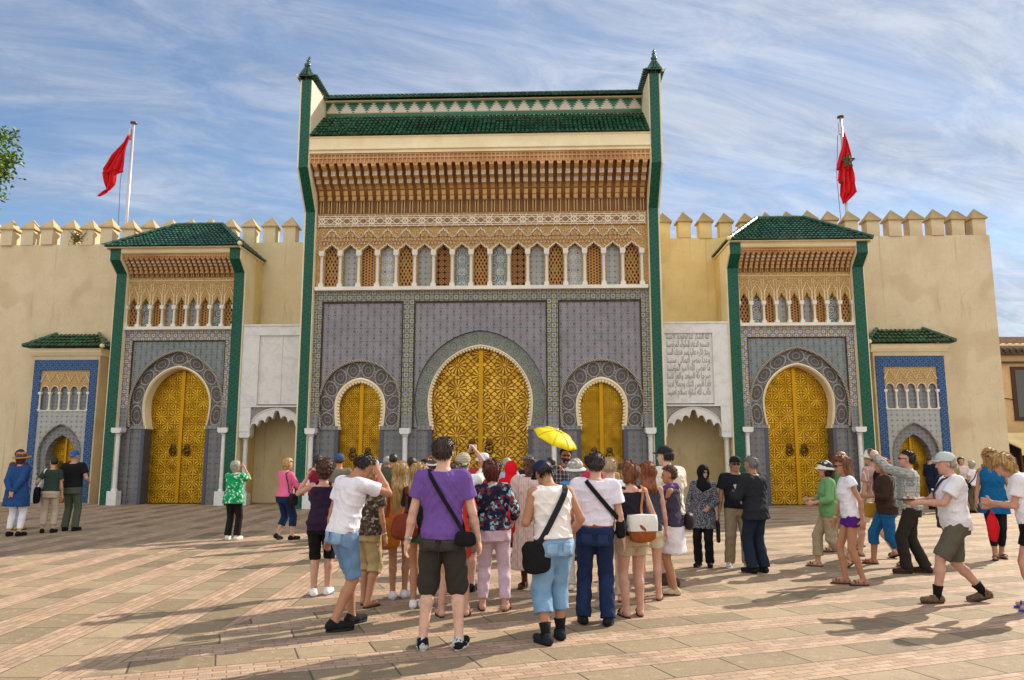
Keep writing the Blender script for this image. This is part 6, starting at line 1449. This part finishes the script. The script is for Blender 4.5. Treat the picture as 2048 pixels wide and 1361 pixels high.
# --- guide with the umbrella
person('guide', 2.44, 13.3, 1.84, 176, 'bearded guide in sunglasses and plaid shirt standing under a yellow umbrella', 'm', .98, TAN, head=(6, 0), lh=(.02, .22, 1.38), rh=(.24, .10, 1.0), top=('long', cloth('4a4652', 'check', 'b8b0b0', '20202a', .9), .88), bot=('pants', cloth('2a2c36')), shoe=('sneaker', BLK), hair=('short', H_DARK), glasses=True, face=True, beard=H_DARK, res=.011)
def umbrella():
    b = w2('guide', (.02, .30, 1.40)); c = Vector((2.27, 13.05, 1.97)); T_ = thing('umbrella', tuple(b), 'bright yellow umbrella tilted to the right above the guide in plaid', 'umbrella')
    ax = Vector((.46, -.34, 1.0)).normalized(); s1 = ax.cross(Vector((0, 1, 0))).normalized(); s2 = ax.cross(s1)
    mb = MB(); n = 8; rings = []
    for j in range(7):
        t = j / 6; rr = .40 * math.sin(t * 1.25) / math.sin(1.25); hh = .155 * (math.cos(t * 1.25) - math.cos(1.25)) / (1 - math.cos(1.25)); ring = []
        for k in range(n * 4):
            a = 2 * math.pi * k / (n * 4); sag = 1 - .11 * t * abs(math.sin(a * n / 2)); ring.append(c + (s1 * math.cos(a) + s2 * math.sin(a)) * rr * sag + ax * hh)
        rings.append(ring)
    for j in range(6):
        for k in range(n * 4): mb.poly([tuple(v - b) for v in (rings[j][k], rings[j][(k + 1) % (n * 4)], rings[j + 1][(k + 1) % (n * 4)], rings[j + 1][k])])
    YEL = Mat('yellow_umbrella_cloth', .6, 0, .3); yn = YEL.noise(6, 4); YEL.color(YEL.mix(yn.ss(.4, .7), 'efd90c', 'd9bf0a')); YEL.bump(yn, .3, .02); YEL.b.inputs['Transmission Weight'].default_value = 0
    cn = mbk(mb, 'canopy', YEL.mat, T_, None, 1.0); md = cn.modifiers.new('thick', 'SOLIDIFY'); md.thickness = .003
    sm = Mat('umbrella_seam', .7).color('b8a200').mat
    for k in range(n):
        mb = MB(); mb.tube([tuple(rings[j][k * 4] - b + ax * .004) for j in range(7)], .0045, 5); mbk(mb, 'seam', sm, cn)
    mb = MB(); mb.tube([tuple(c - b + ax * .24), tuple(c - b), tuple(Vector((0, 0, -.06)))], .007, 8); mbk(mb, 'shaft', BRONZE, T_)
    for k in range(n):
        a = 2 * math.pi * k / n; mb = MB(); e = c + (s1 * math.cos(a) + s2 * math.sin(a)) * .395 - ax * .004; m_ = c + (s1 * math.cos(a) + s2 * math.sin(a)) * .22 + ax * .10; mb.tube([tuple(c + ax * .148 - b), tuple(m_ - b), tuple(e - b)], .0035, 5); mbk(mb, 'rib', BRONZE, T_)
umbrella()
# --- people further back, in front of the doors
BK = [('maroon', -2.57, 16.0, 1.73, -40, 'dark haired man in a maroon shirt left of the crowd near a door column', 'm', 'tee', '7d1735', 'pants', '33323a', 'short', H_DARK, None),
      ('bluecap', -1.85, 15.0, 1.74, 10, 'person in a dark blue cap mostly hidden behind the curly brown hair', 'm', 'tee', '6d6a60', 'pants', '4a4a50', 'short', H_BROWN, ('cap', '31507f')),
      ('lbcap', -.89, 13.5, 1.64, -60, 'person in a light blue cap and crimson top behind the curly blond woman', 'f', 'tee', 'a52a48', 'pants', '2a2a2e', 'short', H_BROWN, ('cap', '8fb2dc')),
      ('plaid', -1.32, 17.0, 1.70, 0, 'grey haired man in a blue and white checked shirt in the back row', 'm', 'check', '9fb4cf', 'pants', '4b4c3a', 'short', H_GREY, None),
      ('brown', -1.09, 16.4, 1.75, 4, 'dark haired man in a dark grey green shirt in the back row', 'm', 'tee', '4d5148', 'pants', '3b4038', 'short', H_DARK, None),
      ('dark1', -.81, 17.0, 1.66, 10, 'person with dark hair in a pale blue top in the back row', 'f', 'tee', 'a9b5c9', 'pants', '55524c', 'bob', H_DARK, None),
      ('red2', -.52, 18.0, 1.70, 20, 'reddish haired person in a white top furthest back before the main door', 'f', 'long', 'd0cdd4', 'pants', '6f6a6a', 'curly', H_GINGER, None),
      ('blackcap', -.27, 15.5, 1.64, 0, 'person in a black cap before the left leaf of the main door', 'm', 'tee', '4c2b30', 'pants', '33343c', 'short', H_DARK, ('cap', '17181b')),
      ('whitecap', .04, 14.5, 1.67, 8, 'person in a white brimmed hat and grey top near the main door', 'f', 'tee', '9795a8', 'pants', '44444c', 'bob', H_BROWN, ('bucket', 'd8d5cc')),
      ('whitehat', .97, 14.0, 1.76, 2, 'man in a white sun hat and red shirt with a blue strap across his back', 'm', 'tee', 'a82f3c', 'pants', '6e665a', 'short', H_GREY, ('bucket', 'c9d3e6')),
      ('greyhat', 1.38, 15.0, 1.67, -6, 'grey haired person behind the red headscarf woman', 'm', 'tee', 'a8acc4', 'pants', '565660', 'short', H_GREY, None),
      ('darkh', 1.78, 16.5, 1.67, -14, 'dark haired person in a dark navy jacket before the right leaf of the main door', 'm', 'jacket', '1a2030', 'pants', '1d1f28', 'short', H_DARK, None),
      ('gcap', 1.86, 13.8, 1.60, 0, 'person in a pale green cap left of the robed man', 'm', 'tee', 'b0b6a4', 'pants', '5a5a50', 'short', H_GREY, ('cap', '9aa88e')),
      ('pinkred', 2.87, 14.0, 1.72, 4, 'dark haired man in a pink red shirt behind the white sun hat', 'm', 'tee', 'b8345a', 'pants', '3a3c44', 'short', H_DARK, None),
      ('capgrey', 2.70, 15.0, 1.66, 0, 'person in a grey green cap right of the guide', 'm', 'tee', '8c9088', 'pants', '4c4c48', 'short', H_GREY, ('cap', '76806e')),
      ('fill1', .45, 15.8, 1.62, 4, 'short person in a mauve shirt between the white hats at the back', 'f', 'tee', '8d7fa6', 'pants', '4a4650', 'bob', H_DARK, None),
      ('fill2', 3.35, 15.4, 1.66, -4, 'person in a beige jacket before the small right gilded door', 'f', 'long', 'a8946e', 'pants', '44403a', 'short', H_GREY, None)]
for k, x, y, hh, rt, lb, sx, tk, tc, bk_, bc, hs_, hm_, ht in BK:
    tm = cloth(tc, 'check', 'd4dae4', None, 1.2) if tk == 'check' else cloth(tc)
    person(k, x, y, hh, rt, lb, sx, 1.08, (LIGHT, TAN)[len(k) % 2], lh=(-.18, .22, 1.02) if len(k) % 2 else None, top=('tee' if tk == 'check' else tk, tm), bot=(bk_, cloth(bc)), shoe=('sneaker', BLK), hair=(hs_, hm_), hat=(ht[0], cloth(ht[1])) if ht else None, res=.017)
bag('whitehat', 'shoulder_bag', 'blue crossbody bag on the man in the white sun hat and red shirt', 'bag', (-.24, -.05, .9), (.05, .09, .1), cloth('1f3a8a'), ('cross', .12), cloth('1f3a8a'), sw=.07)
person('redhijab', 1.55, 12.5, 1.62, 0, 'woman in a long bright red headscarf and red trousers seen from behind', 'f', 1.05, LIGHT, top=('long', cloth('c3151f'), .80), bot=('pants', cloth('b5141e')), shoe=('sneaker', BLK))
q = people['redhijab']; hc = q['hc']; G_ = Field([hc.x - .28, hc.y - .28, hc.z - .5], [hc.x + .28, hc.y + .28, hc.z + .18], .015)
G_.ell(hc + Vector((0, -.01, .015)), (.106, .126, .128), q['HM'].to_3x3().normalized(), 0); G_.cone(hc + Vector((0, -.03, -.08)), hc + Vector((0, -.03, -.36)), .095, .15, .05); G_.ell(hc + Vector((0, .12, -.015)), (.052, .07, .07), q['HM'].to_3x3().normalized(), .01, 'c'); G_.wrinkle(.004, 36)
P_, F_ = G_.mesh(); mk('headscarf', P_ * q['sc'], F_, cloth('d01020'), q['o'])
person('camr', 2.20, 14.5, 1.68, 0, 'person raising a small camera just left of the guide', 'm', 1.0, TAN, lh=(-.06, .26, 1.58), rh=(.08, .26, 1.60), top=('tee', cloth('3a3a48')), bot=('pants', cloth('2a2a30')), shoe=('sneaker', BLK), hair=('short', H_DARK), res=.015)
# --- right side
WALKL = ((-.07, .26), (.07, -.22, .05, 28)); WALKR = ((-.07, -.22, .05, 28), (.07, .26))
person('s', 6.50, 12.5, 1.64, 80, 'woman in a white bucket hat, green jacket and beige trousers walking left', 'f', 1.16, LIGHT, feet=((-.06, -.28, .07, 35), (.07, .20)), head=(4, 4), lh=(-.18, .26, 1.05), rh=(.16, .28, 1.08), top=('three', cloth('6c9a66'), .84, .034), bot=('pants', cloth('a3937a'), 1.75, .022), shoe=('sandal', cloth('4a3a2c')), hair=('bob', H_DARK), hat=('bucket', cloth('d9d6cc')))
person('s2', 7.50, 14.5, 1.82, 85, 'tall ginger haired man mostly hidden behind the girl in the white t-shirt', 'm', 1.0, LIGHT, feet=WALKL, top=('tee', cloth('5f8a58')), bot=('pants', cloth('9a8b72')), shoe=('sandal', BRL), hair=('short', hairm('6a3f1e', 'a5703c')))
person('t', 6.20, 10.85, 1.71, 82, 'girl in a white t-shirt and purple shorts walking left in flip flops', 'f', .90, TAN, feet=((-.05, -.10, .0, 0), (.06, .10)), head=(4, 6), lean=3, rh=(.16, .18, .84), lh=(-.2, -.1, .88), top=('cap', cloth('dddbe3'), .90, .030), bot=('hot', cloth('4e1f7a'), .32, .024), shoe=('sandal', cloth('6d3a5a')), hair=('mid', H_CHEST), hl=1.45, glasses=True)
person('u', 7.72, 13.76, 1.84, 30, 'man in a white hat with a black backpack and pale shorts', 'm', 1.04, LIGHT, feet=((-.12, .22), (.14, -.22, .03, 20)), head=(10, 0), top=('tee', cloth('b58a84', 'stripes', 'd6c4bc', s=1.0)), bot=('shorts', cloth('c6b79f'), .8, .03), shoe=('sandal', cloth('2a221e')), hair=('short', H_BROWN), hat=('bucket', cloth('d5d2c8')))
bag('u', 'backpack', 'black backpack on the back of the man in the white hat and pale shorts', 'backpack', (0, -.20, 1.20), (.16, .10, .22), cloth('16171b'), ('side', .12), BLK, sw=.05, p=3.2)
person('v', 7.50, 12.78, 1.70, 78, 'red haired woman in a brown top and blue capri trousers walking left', 'f', 1.2, TAN, feet=((-.06, -.24, .02, 10), (.09, .22)), head=(10, 4), rh=(.24, .14, .86), lh=(-.1, .28, 1.1), top=('three', cloth('3f2d28'), .84, .028), bot=('capri', cloth('1f5f92'), 1.42, .022), shoe=('sandal', cloth('9a3040')), hair=('curly', H_GINGER))
bag('v', 'shoulder_bag', 'square mustard bag with brown band on the front of the red haired woman', 'bag', (.20, .16, .86), (.05, .13, .12), LEATHER('b3862c'), ('cross', -.10), LEATHER('5a3a1e'), sw=.02, p=6)
person('w', 7.50, 11.94, 1.80, 76, 'man in a pale checked shirt and dark trousers raising both hands to photograph', 'm', 1.06, LIGHT, feet=((-.07, .12), (.08, -.16, .0, 0)), head=(6, -4), lh=(-.10, .44, 1.66), rh=(.05, .42, 1.62), top=('long', cloth('a9aaa0', 'check', '60707c', None, 1.5), .90, .024), bot=('pants', cloth('2c2724'), 2.1, .022), shoe=('sneaker', cloth('3c2018', rough=.5)), hair=('short', H_DARK), glasses=True, face=True)
held('w', 'camera', 'dark camera in the raised hands of the man in the checked shirt', 'camera', (-.03, .50, 1.72), [('camera_body', MB().box(-.06, .06, -.02, .02, -.035, .035), BLACKM)], None)
person('x', 6.95, 9.62, 1.80, 84, 'man in a pale cap, white and navy polo shirt and grey shorts striding left', 'm', 1.08, LIGHT, feet=((-.06, .28, .0, 0), (.08, -.27, .03, 16)), head=(2, 6), lean=2, rh=(.13, .42, 1.13), lh=(-.10, .42, 1.12), top=('polo', cloth('dddce2'), .86, .028), bot=('shorts', cloth('5a574a'), .98, .038), shoe=('sneaker', cloth('5c4a3a', 'speck', '7a6650'), cloth('3a3028')), sock=cloth('131316'), hair=('short', H_GREY), hat=('cap', cloth('b4bfbd')), belly=.02)
q = people['x']; s_, S, E_, W_ = q['arms'][1]; mb = MB(); mb.tube([tuple(S.lerp(E_, -.16)), tuple(S.lerp(E_, .1)), tuple(S.lerp(E_, .66))], [.088, .100, .092], 14); mbk(mb, 'navy_sleeve', cloth('161c38'), q['o'], None, q['sc'])
bag('x', 'shoulder_bag', 'square dark brown leather bag at the hip of the striding man in the pale cap', 'bag', (.24, -.02, .93), (.045, .13, .13), LEATHER('3a2a20', .4), ('cross', -.10), LEATHER('2e2420', .5), sw=.04, flap=LEATHER('45332a', .4), p=5)
held('x', 'tablet', 'dark tablet held in front by the striding man in the pale cap', 'tablet', (.02, .52, 1.15), [('casing', MB().box(-.12, .12, -.10, .10, -.008, .008), BLACKM)], None)
person('z', 9.66, 13.64, 1.84, 158, 'tall blond woman in a blue sleeveless dress, black leggings and sunglasses', 'f', .96, TAN, feet=((-.06, -.12, .0, 0), (.06, .16)), head=(-4, 0), rh=(.26, .10, .86), lh=(-.22, .12, .9), top=('sleeveless', cloth('0f5a8a'), .72, .04), bot=('legging', BLK, 1.7), shoe=('sandal', cloth('3a241c')), hair=('mid', H_BLOND), hl=1.3, glasses=True, face=True)
person('zz', 7.54, 9.14, 1.80, 60, 'blond woman with bowed head, white t-shirt and black shorts at the right edge', 'f', 1.12, LIGHT, feet=((-.08, .0), (.09, .04)), head=(10, 44), lean=9, rh=(.08, .36, 1.10), lh=(-.02, .36, 1.14), top=('tee', cloth('dcdae0'), .93, .02), bot=('shorts', cloth('141416'), .55, .012), shoe=('sandal', cloth('2257c9'), cloth('1f4fc0')), hair=('bob', H_BLOND), hl=1)
bag('zz', 'drawstring_bag', 'small red cloth bag dangling from the hand of the bowed blond woman', 'bag', (-.02, .36, .86), (.06, .06, .15), cloth('c81a24'), ('hand', -1), cloth('c81a24'), p=2.2)
FR = [('y1', 14.72, 24.8, 1.66, 10, 'man in a khaki shirt and trousers standing by the right wall corner', 'm', 'tee', '9a8a66', 'pants', '7a6e54', 'short', H_BROWN, None),
      ('y2', 14.55, 25.8, 1.72, -70, 'person in a dark navy jacket half hidden behind the khaki man by the wall', 'm', 'jacket', '1c2238', 'pants', '1c2238', 'short', H_BROWN, None),
      ('y3', 15.25, 25.3, 1.66, 170, 'curly haired person in a pale pink shirt facing the camera by the wall', 'f', 'tee', 'cdb9b4', 'shorts', '8fa2b4', 'curly', H_BROWN, None),
      ('y4', 15.10, 24.4, 1.55, 30, 'old woman in a white shirt and olive trousers with a black bag by the wall', 'f', 'tee', 'd9d5dc', 'pants', '54503c', 'curly', H_GREY, None),
      ('y5', 15.85, 25.1, 1.45, 20, 'child in a pale top and denim shorts beside the old woman by the wall', 'f', 'tee', 'c9c2c4', 'shorts', '7a8ea4', 'short', H_BROWN, None)]
for k, x, y, hh, rt, lb, sx, tk, tc, bk_, bc, hs_, hm_, ht in FR:
    person(k, x, y, hh, rt, lb, sx, 1.08, LIGHT, lh=(-.18, .22, 1.02), top=(tk, cloth(tc)), bot=(bk_, cloth(bc)), shoe=('sneaker', BLK), hair=(hs_, hm_), res=.019)
bag('y4', 'shoulder_bag', 'black crossbody bag of the old woman in white by the wall', 'bag', (-.22, .05, .9), (.06, .1, .1), BLK, ('cross', .1), BLK, sw=.03)
for k, c_ in (('k', cloth('1c2a4c', 'denim', '2c3f66')), ('j', cloth('7296b8', 'denim', '9cb8d0')), ('b', cloth('6c90b4', 'denim', '9ab8d2'))):
    for s in (-1, 1): pocket(k, s * .082, .865, .11, .10, c_)
for s in (-1, 1): pocket('f', s * .085, .855, .12, .075, cloth('3f3c36'))
pocket('f', 0, .80, .012, .20, cloth('2c2925'), name='seam')
# --- watches on bare wrists
for k, i, m_ in (('f', 0, '9a9a98'), ('t', 1, 'c9b27a'), ('c', 1, 'b9b9b9'), ('v', 1, 'c0a060')):
    q = people[k]; s_, S, E_, W_ = q['arms'][i]; mb = MB(); mb.tube([tuple(W_.lerp(E_, .06)), tuple(W_.lerp(E_, .14))], .031, 12); mbk(mb, 'wristwatch', LEATHER(m_, .3), q['o'], None, q['sc'])
